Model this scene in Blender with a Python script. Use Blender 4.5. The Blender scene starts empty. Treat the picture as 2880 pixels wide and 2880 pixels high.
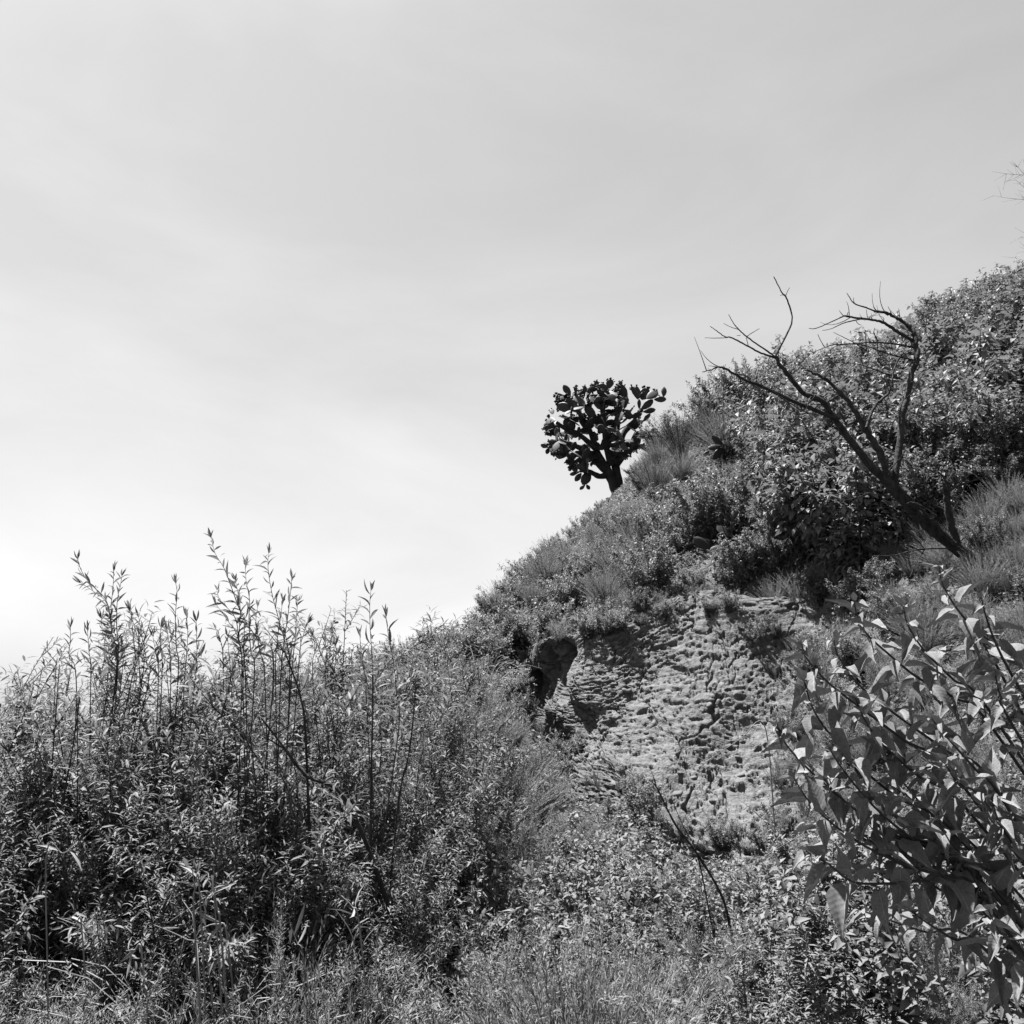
import bpy, math, random
import numpy as np
from mathutils import Vector, Matrix

# ------------------------------------------------------------------ camera
SC = bpy.context.scene
COL = SC.collection
PITCH = math.radians(15.0)
FOV = math.radians(61.0)
CAMZ = 1.6
PW = 2880.0
FPX = (PW / 2) / math.tan(FOV / 2)
cd = bpy.data.cameras.new('camera'); cam = bpy.data.objects.new('camera', cd); COL.objects.link(cam)
cam.location = (0, 0, CAMZ); cam.rotation_euler = (math.pi / 2 + PITCH, 0, 0)
cd.sensor_fit = 'HORIZONTAL'; cd.angle = FOV; cd.clip_start = 0.05; cd.clip_end = 5000
SC.camera = cam

# ------------------------------------------------------------------ sky, sun, exposure
SUN = np.array([-0.26, 0.18, 0.94]); SUN /= np.linalg.norm(SUN)
world = bpy.data.worlds.new('World'); SC.world = world; world.use_nodes = True
wn, wl = world.node_tree.nodes, world.node_tree.links
wn.clear()
sky = wn.new('ShaderNodeTexSky'); sky.sky_type = 'NISHITA'; sky.sun_disc = False
sky.sun_elevation = math.asin(SUN[2]); sky.sun_rotation = math.atan2(SUN[0], SUN[1])
sky.air_density = 2.0; sky.dust_density = 1.2; sky.ozone_density = 1.0; sky.altitude = 0
sep = wn.new('ShaderNodeSeparateColor')                       # black-and-white film: a mix of the three bands
wl.new(sky.outputs[0], sep.inputs[0])
def wmath(op, a, b):
    n = wn.new('ShaderNodeMath'); n.operation = op
    for i, v in enumerate((a, b)):
        if isinstance(v, (int, float)): n.inputs[i].default_value = v
        else: wl.new(v, n.inputs[i])
    return n.outputs[0]
bw = wmath('ADD', wmath('ADD', wmath('MULTIPLY', sep.outputs[0], 0.154), wmath('MULTIPLY', sep.outputs[1], 0.394)), wmath('MULTIPLY', sep.outputs[2], 0.092))
wtc = wn.new('ShaderNodeTexCoord'); wmap = wn.new('ShaderNodeMapping'); wmap.inputs['Scale'].default_value = (1.0, 1.0, 2.6)
wmap.inputs['Rotation'].default_value = (0.2, 0.35, 0.4)
wl.new(wtc.outputs['Generated'], wmap.inputs[0])
wno = wn.new('ShaderNodeTexNoise'); wno.inputs['Scale'].default_value = 1.5; wno.inputs['Detail'].default_value = 9; wno.inputs['Roughness'].default_value = 0.55
wno.inputs['Distortion'].default_value = 0.6
wl.new(wmap.outputs[0], wno.inputs['Vector'])
wr = wn.new('ShaderNodeMapRange'); wr.inputs['From Min'].default_value = 0.38; wr.inputs['From Max'].default_value = 0.75
wr.inputs['To Min'].default_value = 0.95; wr.inputs['To Max'].default_value = 1.16
wl.new(wno.outputs[0], wr.inputs[0])
cirrus = wmath('MULTIPLY', bw, wr.outputs[0])                 # thin cirrus veil all over the sky
bg = wn.new('ShaderNodeBackground'); bg.inputs['Strength'].default_value = 0.05
wl.new(cirrus, bg.inputs['Color'])
wo = wn.new('ShaderNodeOutputWorld'); wl.new(bg.outputs[0], wo.inputs['Surface'])

sd = bpy.data.lights.new('sun', 'SUN'); sd.energy = 5.0; sd.angle = math.radians(0.53); sd.color = (1, 1, 1)
sun = bpy.data.objects.new('sun', sd); COL.objects.link(sun)
sun.rotation_euler = Vector(-SUN).to_track_quat('-Z', 'Y').to_euler(); sun.location = (0, 0, 60)

SC.render.engine = 'CYCLES'
SC.view_settings.view_transform = 'Standard'; SC.view_settings.look = 'None'
SC.view_settings.exposure = 2.28; SC.view_settings.gamma = 1.0; SC.view_settings.use_curve_mapping = False
SC.cycles.max_bounces = 5; SC.cycles.diffuse_bounces = 1; SC.cycles.glossy_bounces = 2; SC.cycles.transmission_bounces = 3

# ------------------------------------------------------------------ helpers
CP, SP = math.cos(PITCH), math.sin(PITCH)
def G(px, py, y):
    """photo pixel + distance along the ground (y) -> world point"""
    cx = (px - 1440.0) / FPX; cy = (1440.0 - py) / FPX
    dy = CP - cy * SP; dz = SP + cy * CP
    t = y / dy
    return np.array([cx * t, y, CAMZ + dz * t])
def project(p):
    p = np.asarray(p, float); x = p[..., 0]; y = p[..., 1]; z = p[..., 2] - CAMZ
    d = y * CP + z * SP; u = -y * SP + z * CP
    return 1440 + FPX * x / d, 1440 - FPX * u / d, d
def inpoly(x, y, poly):
    r = False; n = len(poly)
    for i in range(n):
        x1, y1 = poly[i]; x2, y2 = poly[(i + 1) % n]
        if (y1 > y) != (y2 > y) and x < (x2 - x1) * (y - y1) / (y2 - y1) + x1: r = not r
    return r
def nrm(v):
    v = np.asarray(v, float); return v / (np.linalg.norm(v, axis=-1, keepdims=True) + 1e-12)
def hash3(i, j, k, s):
    h = (i * 374761393 + j * 668265263 + k * 2147483647 + s * 974634721) & 0xFFFFFFFF
    h = ((h ^ (h >> 13)) * 1274126177) & 0xFFFFFFFF
    return ((h ^ (h >> 16)) & 0xFFFF) / 65535.0
def vnoise(x, y, s=0):
    xi = np.floor(x).astype(np.int64); yi = np.floor(y).astype(np.int64); fx = x - xi; fy = y - yi
    fx = fx * fx * (3 - 2 * fx); fy = fy * fy * (3 - 2 * fy); o = np.zeros_like(xi)
    a = hash3(xi, yi, o, s); b = hash3(xi + 1, yi, o, s); c = hash3(xi, yi + 1, o, s); d = hash3(xi + 1, yi + 1, o, s)
    return (a * (1 - fx) + b * fx) * (1 - fy) + (c * (1 - fx) + d * fx) * fy
def fbm(x, y, s=0, o=4):
    r = 0; a = 0.5
    for k in range(o):
        r = r + a * (vnoise(x, y, s + k) - 0.5); x = x * 2.03 + 11.3; y = y * 2.03 + 5.7; a *= 0.5
    return r

class MB:
    """collects quads into one mesh"""
    def __init__(s): s.V = []; s.F = []; s.n = 0
    def add(s, V, F):
        V = np.asarray(V, float).reshape(-1, 3); F = np.asarray(F, np.int64).reshape(-1, 4)
        s.V.append(V); s.F.append(F + s.n); s.n += len(V)
    def tube(s, P, R, k=6):
        P = np.asarray(P, float); n = len(P); R = np.broadcast_to(np.asarray(R, float), (n,))
        T = nrm(np.gradient(P, axis=0)); a = np.array([0.31, 0.17, 0.93])
        if abs(T[0] @ a) > 0.9: a = np.array([1.0, 0, 0])
        U = np.zeros((n, 3)); u = nrm(a - (a @ T[0]) * T[0])
        for i in range(n):
            u = nrm(u - (u @ T[i]) * T[i]); U[i] = u
        B = np.cross(T, U); th = np.linspace(0, 2 * math.pi, k, endpoint=False)
        ring = U[:, None] * np.cos(th)[None, :, None] + B[:, None] * np.sin(th)[None, :, None]
        V = P[:, None] + ring * R[:, None, None]
        i = np.arange(n - 1)[:, None] * k; j = np.arange(k)[None]; j2 = (j + 1) % k
        F = np.stack([i + j, i + j2, i + k + j2, i + k + j], -1).reshape(-1, 4)
        s.add(V, F)
    def leaves(s, tpl, P, D, N, S, Wd=None):
        V, F = tpl; P = np.asarray(P); n = len(P)
        if n == 0: return
        X = nrm(D); Y = nrm(np.cross(N, X)); Z = np.cross(X, Y); S = np.asarray(S)[:, None, None]
        if Wd is None: Wd = np.ones(n)
        Wd = np.asarray(Wd)[:, None, None]
        o = P[:, None] + S * (V[None, :, 0:1] * X[:, None] + Wd * V[None, :, 1:2] * Y[:, None] + V[None, :, 2:3] * Z[:, None])
        s.add(o.reshape(-1, 3), (F[None] + (np.arange(n) * len(V))[:, None, None]).reshape(-1, 4))
    def mesh(s, name, mat, smooth=True):
        V = np.concatenate(s.V); F = np.concatenate(s.F); me = bpy.data.meshes.new(name)
        me.vertices.add(len(V)); me.vertices.foreach_set('co', V.astype(np.float32).ravel())
        nf = len(F); me.loops.add(nf * 4); me.loops.foreach_set('vertex_index', F.astype(np.int32).ravel())
        me.polygons.add(nf); me.polygons.foreach_set('loop_start', (np.arange(nf) * 4).astype(np.int32))
        me.polygons.foreach_set('loop_total', np.full(nf, 4, np.int32))
        me.update(calc_edges=True); me.validate(verbose=False)
        if smooth: me.polygons.foreach_set('use_smooth', np.ones(len(me.polygons), bool))
        me.materials.append(mat); return me

def link(name, data=None, parent=None, kind=None):
    o = bpy.data.objects.new(name, data); COL.objects.link(o); o.parent = parent
    if kind: o['kind'] = kind
    return o
def tag(o, label, cat, group=None):
    o['label'] = label; o['category'] = cat
    if group: o['group'] = group
    return o
def thing(name, label, cat, loc, rz=0.0, group=None):
    o = link(name); o.location = loc; o.rotation_euler = (0, 0, rz); o.empty_display_size = 0.1
    return tag(o, label, cat, group)

def leaf_tpl(prof, w, fold=0.25, droop=0.25, wave=0.0):
    """midrib along +x (length 1); prof = (t, relative half width) rows; quads"""
    V = []; F = []
    for i, (t, h) in enumerate(prof):
        x = t * (1 - 0.12 * droop * t); z = -droop * t * t
        hw = h * w; V += [(x, hw, z + fold * hw + wave * math.sin(i * 2.4)), (x, 0, z), (x, -hw, z + fold * hw - wave * math.sin(i * 2.4 + 1))]
    for i in range(len(prof) - 1):
        a = i * 3; F += [(a, a + 1, a + 4, a + 3), (a + 1, a + 2, a + 5, a + 4)]
    return np.array(V), np.array(F)
LANCE = leaf_tpl([(0, .08), (.25, .8), (.6, .95), (1, .03)], .098, .4, .28)
DIAMOND = (np.array([(0, 0, 0), (.42, -.27, .07), (1, 0, -.22), (.42, .27, .07)]), np.array([(0, 1, 2, 3)]))
SLIVER = (np.array([(0, 0, 0), (.4, -.10, .02), (1, 0, -.08), (.4, .10, .02)]), np.array([(0, 1, 2, 3)]))
LANCE_FLAT = leaf_tpl([(0, .08), (.2, .7), (.5, 1), (.8, .6), (1, .03)], .08, .3, .06)
OVATE = leaf_tpl([(0, .1), (.22, .95), (.55, .85), (1, .03)], .27, .45, .35)
OVATE_S = leaf_tpl([(0, .15), (.35, 1), (1, .05)], .26, .4, .3)
NEEDLE = leaf_tpl([(0, .6), (1, .1)], .07, .3, .1)
def big_leaf(fold, droop, wave, asym=0.0, twist=0.0, bend=0.0):
    rows = [(-.06, .30), (0, .62), (.08, .90), (.2, 1.0), (.36, .86), (.52, .62), (.68, .40), (.82, .22), (.93, .09), (1.0, .01)]
    V = []; F = []
    for i, (t, h) in enumerate(rows):
        for j in (-2, -1, 0, 1, 2):
            hw = h * .26 * j / 2
            x = t + (.05 * abs(j) / 2 if i > 1 else -.03 * abs(j) / 2)
            z = -droop * max(t, 0) ** 2 + fold * abs(hw) * (1 if abs(j) == 2 else 1.15) + wave * math.sin(i * 1.9 + j) * (.4 + .3 * abs(j)) + asym * hw * t
            tooth = (.012 if i % 2 else -.006) * (1 if j > 0 else -1) * (abs(j) == 2)
            y_ = hw + tooth; z_ = z - .02 * (j == 0); tw = twist * max(t, 0); zc = -droop * max(t, 0) ** 2
            V.append((x, y_ * math.cos(tw) - (z_ - zc) * math.sin(tw) + bend * max(t, 0) ** 2, zc + y_ * math.sin(tw) + (z_ - zc) * math.cos(tw)))
    for i in range(len(rows) - 1):
        for j in range(4):
            a = i * 5 + j; F.append((a, a + 1, a + 6, a + 5))
    return np.array(V), np.array(F)

# ------------------------------------------------------------------ materials (a monochrome place: every colour is a grey)
def mat_new(name):
    m = bpy.data.materials.new(name); m.use_nodes = True; n = m.node_tree.nodes; l = m.node_tree.links
    n.clear(); o = n.new('ShaderNodeOutputMaterial'); return m, n, l, o
def leaf_mat(name, lo, hi, rough=0.5, spec=0.4, transl=0.18, vein=0.0):
    m, n, l, o = mat_new(name)
    g = n.new('ShaderNodeNewGeometry'); mr = n.new('ShaderNodeMapRange'); mr.inputs['To Min'].default_value = lo; mr.inputs['To Max'].default_value = hi
    oi = n.new('ShaderNodeObjectInfo'); ad = n.new('ShaderNodeMath'); ad.operation = 'MULTIPLY_ADD'; ad.inputs[1].default_value = 0.5
    l.new(oi.outputs['Random'], ad.inputs[0]); sc = n.new('ShaderNodeMath'); sc.operation = 'MULTIPLY'; sc.inputs[1].default_value = 0.5
    l.new(g.outputs['Random Per Island'], sc.inputs[0]); l.new(sc.outputs[0], ad.inputs[2]); l.new(ad.outputs[0], mr.inputs[0])
    p = n.new('ShaderNodeBsdfPrincipled'); p.inputs['Roughness'].default_value = rough; p.inputs['Specular IOR Level'].default_value = spec
    val = mr.outputs[0]
    if vein:
        tc = n.new('ShaderNodeTexCoord'); no = n.new('ShaderNodeTexNoise'); no.inputs['Scale'].default_value = 14; no.inputs['Detail'].default_value = 4
        l.new(tc.outputs['Object'], no.inputs['Vector'])
        mm = n.new('ShaderNodeMapRange'); mm.inputs['From Min'].default_value = .3; mm.inputs['From Max'].default_value = .7; mm.inputs['To Min'].default_value = .75; mm.inputs['To Max'].default_value = 1.2
        l.new(no.outputs[0], mm.inputs[0]); mu = n.new('ShaderNodeMath'); mu.operation = 'MULTIPLY'; l.new(val, mu.inputs[0]); l.new(mm.outputs[0], mu.inputs[1]); val = mu.outputs[0]
        # side veins running out from the midrib, as relief
        sp = n.new('ShaderNodeSeparateXYZ'); l.new(tc.outputs['Object'], sp.inputs[0])
        ab = n.new('ShaderNodeMath'); ab.operation = 'ABSOLUTE'; l.new(sp.outputs[1], ab.inputs[0])
        df = n.new('ShaderNodeMath'); df.operation = 'SUBTRACT'; l.new(sp.outputs[0], df.inputs[0]); l.new(ab.outputs[0], df.inputs[1])
        ml = n.new('ShaderNodeMath'); ml.operation = 'MULTIPLY'; ml.inputs[1].default_value = 52; l.new(df.outputs[0], ml.inputs[0])
        sn = n.new('ShaderNodeMath'); sn.operation = 'SINE'; l.new(ml.outputs[0], sn.inputs[0])
        lt = n.new('ShaderNodeMath'); lt.operation = 'LESS_THAN'; lt.inputs[1].default_value = .011; l.new(ab.outputs[0], lt.inputs[0])          # pale midrib
        gt = n.new('ShaderNodeMath'); gt.operation = 'GREATER_THAN'; gt.inputs[1].default_value = .94; l.new(sn.outputs[0], gt.inputs[0])      # paler side veins
        v1 = n.new('ShaderNodeMath'); v1.operation = 'MULTIPLY_ADD'; v1.inputs[1].default_value = .5; v1.inputs[2].default_value = 1.0; l.new(lt.outputs[0], v1.inputs[0])
        v2 = n.new('ShaderNodeMath'); v2.operation = 'MULTIPLY_ADD'; v2.inputs[1].default_value = .16; l.new(gt.outputs[0], v2.inputs[0]); l.new(v1.outputs[0], v2.inputs[2])
        v3 = n.new('ShaderNodeMath'); v3.operation = 'MULTIPLY'; l.new(val, v3.inputs[0]); l.new(v2.outputs[0], v3.inputs[1]); val = v3.outputs[0]
        bp = n.new('ShaderNodeBump'); bp.inputs['Strength'].default_value = vein; bp.inputs['Distance'].default_value = .0009
        l.new(sn.outputs[0], bp.inputs['Height']); l.new(bp.outputs[0], p.inputs['Normal'])
    l.new(val, p.inputs['Base Color'])
    t = n.new('ShaderNodeBsdfTranslucent'); l.new(val, t.inputs['Color'])
    mx = n.new('ShaderNodeMixShader'); mx.inputs[0].default_value = transl
    l.new(p.outputs[0], mx.inputs[1]); l.new(t.outputs[0], mx.inputs[2]); l.new(mx.outputs[0], o.inputs['Surface']); return m
def rough_mat(name, lo, hi, scale, bump=0.4, dist=0.02, rough=0.85, detail=8, stretch=(1, 1, 1), spec=0.2):
    m, n, l, o = mat_new(name)
    tc = n.new('ShaderNodeTexCoord'); mp = n.new('ShaderNodeMapping'); mp.inputs['Scale'].default_value = stretch; l.new(tc.outputs['Object'], mp.inputs[0])
    no = n.new('ShaderNodeTexNoise'); no.inputs['Scale'].default_value = scale; no.inputs['Detail'].default_value = detail; no.inputs['Roughness'].default_value = .62
    l.new(mp.outputs[0], no.inputs['Vector'])
    mr = n.new('ShaderNodeMapRange'); mr.inputs['From Min'].default_value = .32; mr.inputs['From Max'].default_value = .68; mr.inputs['To Min'].default_value = lo; mr.inputs['To Max'].default_value = hi
    l.new(no.outputs[0], mr.inputs[0])
    p = n.new('ShaderNodeBsdfPrincipled'); p.inputs['Roughness'].default_value = rough; p.inputs['Specular IOR Level'].default_value = spec
    l.new(mr.outputs[0], p.inputs['Base Color'])
    n2 = n.new('ShaderNodeTexNoise'); n2.inputs['Scale'].default_value = scale * 3; n2.inputs['Detail'].default_value = 6; l.new(mp.outputs[0], n2.inputs['Vector'])
    bp = n.new('ShaderNodeBump'); bp.inputs['Strength'].default_value = bump; bp.inputs['Distance'].default_value = dist
    l.new(n2.outputs[0], bp.inputs['Height']); l.new(bp.outputs[0], p.inputs['Normal']); l.new(p.outputs[0], o.inputs['Surface']); return m
M = dict(
    willow=leaf_mat('willow_leaf', .08, .145, .6, .18, .32),
    broad=leaf_mat('broad_leaf', .085, .155, .6, .22, .3),
    small=leaf_mat('small_leaf', .085, .155, .6, .25, .3),
    feather=leaf_mat('feathery_leaf', .10, .165, .65, .25, .35),
    herb=leaf_mat('herb_leaf', .08, .145, .65, .2, .28),
    big=leaf_mat('large_leaf', .075, .125, .8, .12, .06, vein=.1),
    grass=leaf_mat('grass_blade', .06, .12, .6, .3, .2),
    dry=leaf_mat('dry_straw', .08, .18, .7, .2, .1),
    twig=rough_mat('shrub_stem', .016, .04, 30, .2, .003, stretch=(1, 1, .2)),
    pale=rough_mat('dry_stem', .07, .16, 30, .2, .003, stretch=(1, 1, .2)),
    greytwig=rough_mat('grey_twig', .08, .16, 20, .2, .003),
    bark=rough_mat('dead_bark', .006, .032, 22, 1.0, .02, stretch=(1, 1, .35)),
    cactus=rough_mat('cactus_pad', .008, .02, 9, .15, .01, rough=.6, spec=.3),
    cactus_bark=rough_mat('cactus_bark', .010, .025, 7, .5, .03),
    fruit=rough_mat('cactus_fruit', .009, .02, 20, .1, .005, rough=.6),
    rock=rough_mat('tuff_rock', .046, .115, 16, .9, .02, rough=.95, detail=10, spec=.1),
    stone=rough_mat('loose_stone', .05, .13, 12, .4, .01, rough=.95, spec=.1),
    soil=rough_mat('soil', .035, .09, 6, .8, .03, rough=.97, detail=10, spec=.05),
)

# ------------------------------------------------------------------ terrain
CREST = [(2950, 900, 17), (2600, 1075, 17), (2350, 1150, 18), (2150, 1180, 19), (2000, 1230, 20), (1870, 1310, 21), (1730, 1400, 23), (1600, 1550, 18), (1480, 1690, 15),
         (1400, 1790, 13.5), (1250, 1950, 10.5), (1050, 2040, 9)]
INNER = [(1600, 1780, 11.6), (1800, 1725, 11.9), (2000, 1700, 11.9), (2200, 1720, 11.3), (1560, 2120, 10.7), (1750, 2260, 9.5), (1950, 2390, 8.7), (2120, 2460, 8.3),
         (2350, 2450, 6.9), (1800, 1980, 11.0), (2000, 2020, 10.8), (2200, 2050, 10.3), (1640, 1960, 11.3), (1500, 1900, 13.0), (1530, 2090, 10.6), (1440, 2060, 10.3), (2760, 1640, 8.6), (2500, 1620, 9.8), (2300, 1420, 12.2), (2100, 1470, 14.2),
         (1900, 1520, 15.5), (2600, 1320, 13), (2900, 1280, 13), (2450, 2000, 8.0)]
cps = [G(*c) for c in CREST] + [G(*c) for c in INNER]
for c in CREST:
    g = G(*c); cps.append(g + np.array([-.4, 6.0, -0.6]))
cps += [np.array(p, float) for p in [(0, 0, 0), (0, 3, .05), (-3, 3, 0), (-3, 6, .1), (-6, 6, 0), (.3, 6, .45), (-10, 10, -1), (-4.5, 12, -.2), (0, -3, 0), (4, -2, .5), (-8, -2, 0),
         (-12, 20, -3), (-3.5, 20, -1), (-14, 3, -.3), (3.2, 4.5, .95), (2.2, 2.5, .3), (4.6, 5.5, 1.9), (1.5, 5, .5), (1.0, 3, .1), (7, 4, 2.2), (9, 9, 5.5), (6.5, 8, 3.6), (14, 17, 12), (12, 10, 8)]]
cps = np.array(cps)
def tps_fit(P, lam=0.02):
    n = len(P); d2 = ((P[:, None, :2] - P[None, :, :2]) ** 2).sum(-1)
    K = .5 * d2 * np.log(d2 + 1e-9) + lam * np.eye(n); Q = np.c_[np.ones(n), P[:, :2]]
    A = np.block([[K, Q], [Q.T, np.zeros((3, 3))]]); return np.linalg.solve(A, np.r_[P[:, 2], 0, 0, 0])
TW = tps_fit(cps)
def ground(x, y):
    x = np.asarray(x, float); y = np.asarray(y, float); sh = x.shape
    xc = np.clip(x.ravel(), -13, 15); yc = np.clip(y.ravel(), -4, 28)
    d2 = (xc[:, None] - cps[None, :, 0]) ** 2 + (yc[:, None] - cps[None, :, 1]) ** 2
    z = (.5 * d2 * np.log(d2 + 1e-9)) @ TW[:-3] + TW[-3] + TW[-2] * xc + TW[-1] * yc
    z = z + .12 * fbm(xc * 1.3, yc * 1.3, 3) + .05 * fbm(xc * 6, yc * 6, 9, 3)
    if CARVE is not None:
        ci = np.clip(((x.ravel() - CX0) / CS).astype(int), 0, CARVE.shape[0] - 1); cj = np.clip(((y.ravel() - CY0) / CS).astype(int), 0, CARVE.shape[1] - 1); z = np.minimum(z, CARVE[ci, cj])
    return z.reshape(sh)
CARVE = None; CX0, CY0, CS = -4.0, 5.0, .1
def gz(x, y): return float(ground(np.array([x]), np.array([y]))[0])
def hit(px, py):
    ys = np.arange(3, 26, .05); P = np.array([G(px, py, y) for y in ys]); d = P[:, 2] - ground(P[:, 0], P[:, 1]); i = np.argmax(d < 0)
    return float(ys[i])
def axis(lo, hi, a, b, step):
    core = np.arange(a, b + 1e-6, step); k = np.arange(1, 26)
    return np.r_[(a - (a - lo) * (k / 25.0) ** 3)[::-1], core, b + (hi - b) * (k / 25.0) ** 3]
# ------------------------------------------------------------------ pitted rock outcrop
def catmull(Pc, n):
    Pc = np.asarray(Pc); m = len(Pc); t = np.linspace(0, m - 1, n); i = np.clip(t.astype(int), 0, m - 2); f = (t - i).reshape((-1,) + (1,) * (Pc.ndim - 1))
    g = lambda k: Pc[np.clip(i + k, 0, m - 1)]
    a, b, c, d = g(-1), g(0), g(1), g(2)
    return .5 * (2 * b + (c - a) * f + (2 * a - 5 * b + 4 * c - d) * f ** 2 + (3 * b - a - 3 * c + d) * f ** 3)
#        px    top  base  ymid  lean
RC = [(1450, 1830, 2030, 12.6, .15), (1505, 1810, 2060, 11.7, .12), (1570, 1790, 2110, 10.95, .15), (1635, 1765, 2160, 10.4, .6), (1720, 1735, 2210, 10.2, 1.0), (1830, 1705, 2290, 10.0, 1.25),
      (1960, 1680, 2380, 9.75, 1.5), (2090, 1690, 2440, 9.55, 1.6), (2220, 1700, 2470, 9.5, 1.6), (2360, 1730, 2480, 9.4, 1.5)]
rows = []
for px, t, b, ym, ln in RC:
    colp = []
    top = G(px, t, ym + ln)
    colp.append(top + np.array([.1, 1.2, -.15])); colp.append(top + np.array([0, .35, .05]))
    for s in (0, .22, .45, .7, 1.0):
        colp.append(G(px + 25 * math.sin(s * 9 + px), t + (b - t) * s, ym + ln * (1 - 2 * s) + .1 * math.sin(s * 7 + px * .02)))
    colp.append(colp[-1] + np.array([0, -.15, -.5])); colp.append(colp[-1] + np.array([0, .3, -.5]))
    rows.append(colp)
NU, NV = 520, 470
RP = catmull(np.swapaxes(catmull(np.array(rows), NU), 0, 1), NV); RP = np.swapaxes(RP, 0, 1)          # NU x NV x 3
du = np.gradient(RP, axis=0); dv = np.gradient(RP, axis=1); RN = nrm(np.cross(dv, du))
RN *= np.sign(-(RN[..., 1:2] - .3 * RN[..., 2:3] + .3 * RN[..., 0:1]))
Lu = np.cumsum(np.linalg.norm(du, axis=-1).mean(1)); Lv = np.cumsum(np.linalg.norm(dv, axis=-1).mean(0)); Lu -= Lu[0]; Lv -= Lv[0]
U, Vv = np.meshgrid(Lu, Lv, indexing='ij')
ca, sa = math.cos(.28), math.sin(.28); A = U * ca - Vv * sa; B = U * sa + Vv * ca                       # bedding climbs gently to the right
keep0 = 1 - .9 * np.clip((Lu[int(NU * 3.7 / 9)] - U) / .6, 0, 1)
H = .26 * fbm(U * .9, Vv * .9, 21, 4) + keep0 * (.11 * fbm(A * 1.6, B * 5, 31, 4) + .05 * fbm(A * 6, B * 20, 41, 3)) + .022 * fbm(A * 18, B * 40, 51, 2)
side = np.clip((Lu[int(NU * 3.1 / 9)] - U) / .4, 0, 1); keep_ = 1 - .85 * np.clip((Lu[int(NU * 3.7 / 9)] - U) / .6, 0, 1)
fl = vnoise(U * 4.2 + .6 * vnoise(U, Vv * 1.5, 66), Vv * .45, 61); H = H - side * (.5 * np.clip(.55 - fl, 0, 1) * 2.2 + .16 * np.clip(.5 - vnoise(U * 10, Vv * .9, 63), 0, 1) - .05 * fbm(U * 14, Vv * 7, 67, 3))
rr = np.random.default_rng(5)
def stamp(n, rlo, rhi, depth, el, power=.5):
    global H
    for _ in range(n):
        a = rr.uniform(0, Lu[-1]); b = rr.uniform(0, Lv[-1]); r = rlo * (rhi / rlo) ** (rr.random() ** 2.2)
        i0, i1 = np.searchsorted(Lu, (a - r * el * 1.3, a + r * el * 1.3)); j0, j1 = np.searchsorted(Lv, (b - r * el * 1.3, b + r * el * 1.3))
        if i1 - i0 < 2 or j1 - j0 < 2: continue
        x = U[i0:i1, j0:j1] - a; y = Vv[i0:i1, j0:j1] - b; an = .28 + rr.normal(0, .35)
        p = (x * math.cos(an) - y * math.sin(an)) / (r * rr.uniform(1.0, el)); q = (x * math.sin(an) + y * math.cos(an)) / (r * rr.uniform(.5, .9))
        d = p * p + q * q + .5 * fbm((U[i0:i1, j0:j1]) * 22, (Vv[i0:i1, j0:j1]) * 22, int(a * 977) % 50, 2)
        H[i0:i1, j0:j1] += depth * r * np.clip(1 - d, 0, 1) ** power * rr.uniform(.6, 1.2)
ss = lambda a, b, x: np.clip((x - a) / (b - a), 0, 1) ** 2 * (3 - 2 * np.clip((x - a) / (b - a), 0, 1))
wx = .12 * fbm(U * 3, Vv * 3, 71, 2); wy = .12 * fbm(U * 3, Vv * 3, 75, 2)
patchy = .16 * fbm(U * 1.1, Vv * 1.1, 81, 3)
crk = np.abs(fbm((A + wx) * 1.3, (B + wy) * 2.6, 111, 3)); H = H - .05 * (1 - ss(0, .012, crk)) - .03 * (1 - ss(0, .01, np.abs(fbm(U * 2.4, Vv * 1.2, 121, 3))))
H = H - keep_ * .06 * ss(.165, .20, fbm((A + wx) * 9, (B + wy) * 27, 91, 3) + patchy) - keep_ * .035 * ss(.13, .17, fbm((A + wx) * 17, (B + wy) * 42, 95, 2) + patchy)
stamp(140, .025, .08, .55, 1.5, .5)
stamp(1600, .009, .024, .5, 1.7, .6)
stamp(130, .018, .05, -1.5, 1.9, .4)
stamp(700, .010, .022, -1.1, 1.6, .5)
RV = RP + RN * H[..., None]
mb = MB(); i = np.arange(NU - 1)[:, None] * NV; j = np.arange(NV - 1)[None]
mb.add(RV, np.stack([i + j, i + j + 1, i + NV + j + 1, i + NV + j], -1).reshape(-1, 4))
rock = link('rock_outcrop', mb.mesh('rock_outcrop', M['rock'], smooth=False))
tag(rock, 'pale pitted rock outcrop with dark fluted side, bare in the middle of the slope', 'rock')
CARVE_ = np.full((110, 110), 1e3)                       # the slope lies behind the face of the outcrop
ci = ((RV[..., 0] - CX0) / CS).astype(int).ravel(); cj = ((RV[..., 1] - CY0) / CS).astype(int).ravel(); ok = (ci >= 0) & (ci < 110) & (cj >= 0) & (cj < 110)
inner = np.zeros((NU, NV), bool); inner[28:-50, 82:-92] = True; ok &= inner.ravel()
np.minimum.at(CARVE_, (ci[ok], cj[ok]), RV[..., 2].ravel()[ok] - .18)
for _ in range(2):
    q = np.pad(CARVE_, 1, constant_values=1e3); CARVE_ = np.minimum.reduce([q[1:-1, 1:-1], q[:-2, 1:-1], q[2:, 1:-1], q[1:-1, :-2], q[1:-1, 2:]])
CARVE = CARVE_
gx = axis(-900, 900, -13, 15, .16); gy = axis(-300, 1500, -4, 28, .16)
XX, YY = np.meshgrid(gx, gy, indexing='ij'); ZZ = ground(XX, YY)
mb = MB(); ny = len(gy); i = np.arange(len(gx) - 1)[:, None] * ny; j = np.arange(ny - 1)[None]
mb.add(np.stack([XX, YY, ZZ], -1), np.stack([i + j, i + ny + j, i + ny + j + 1, i + j + 1], -1).reshape(-1, 4))
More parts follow.
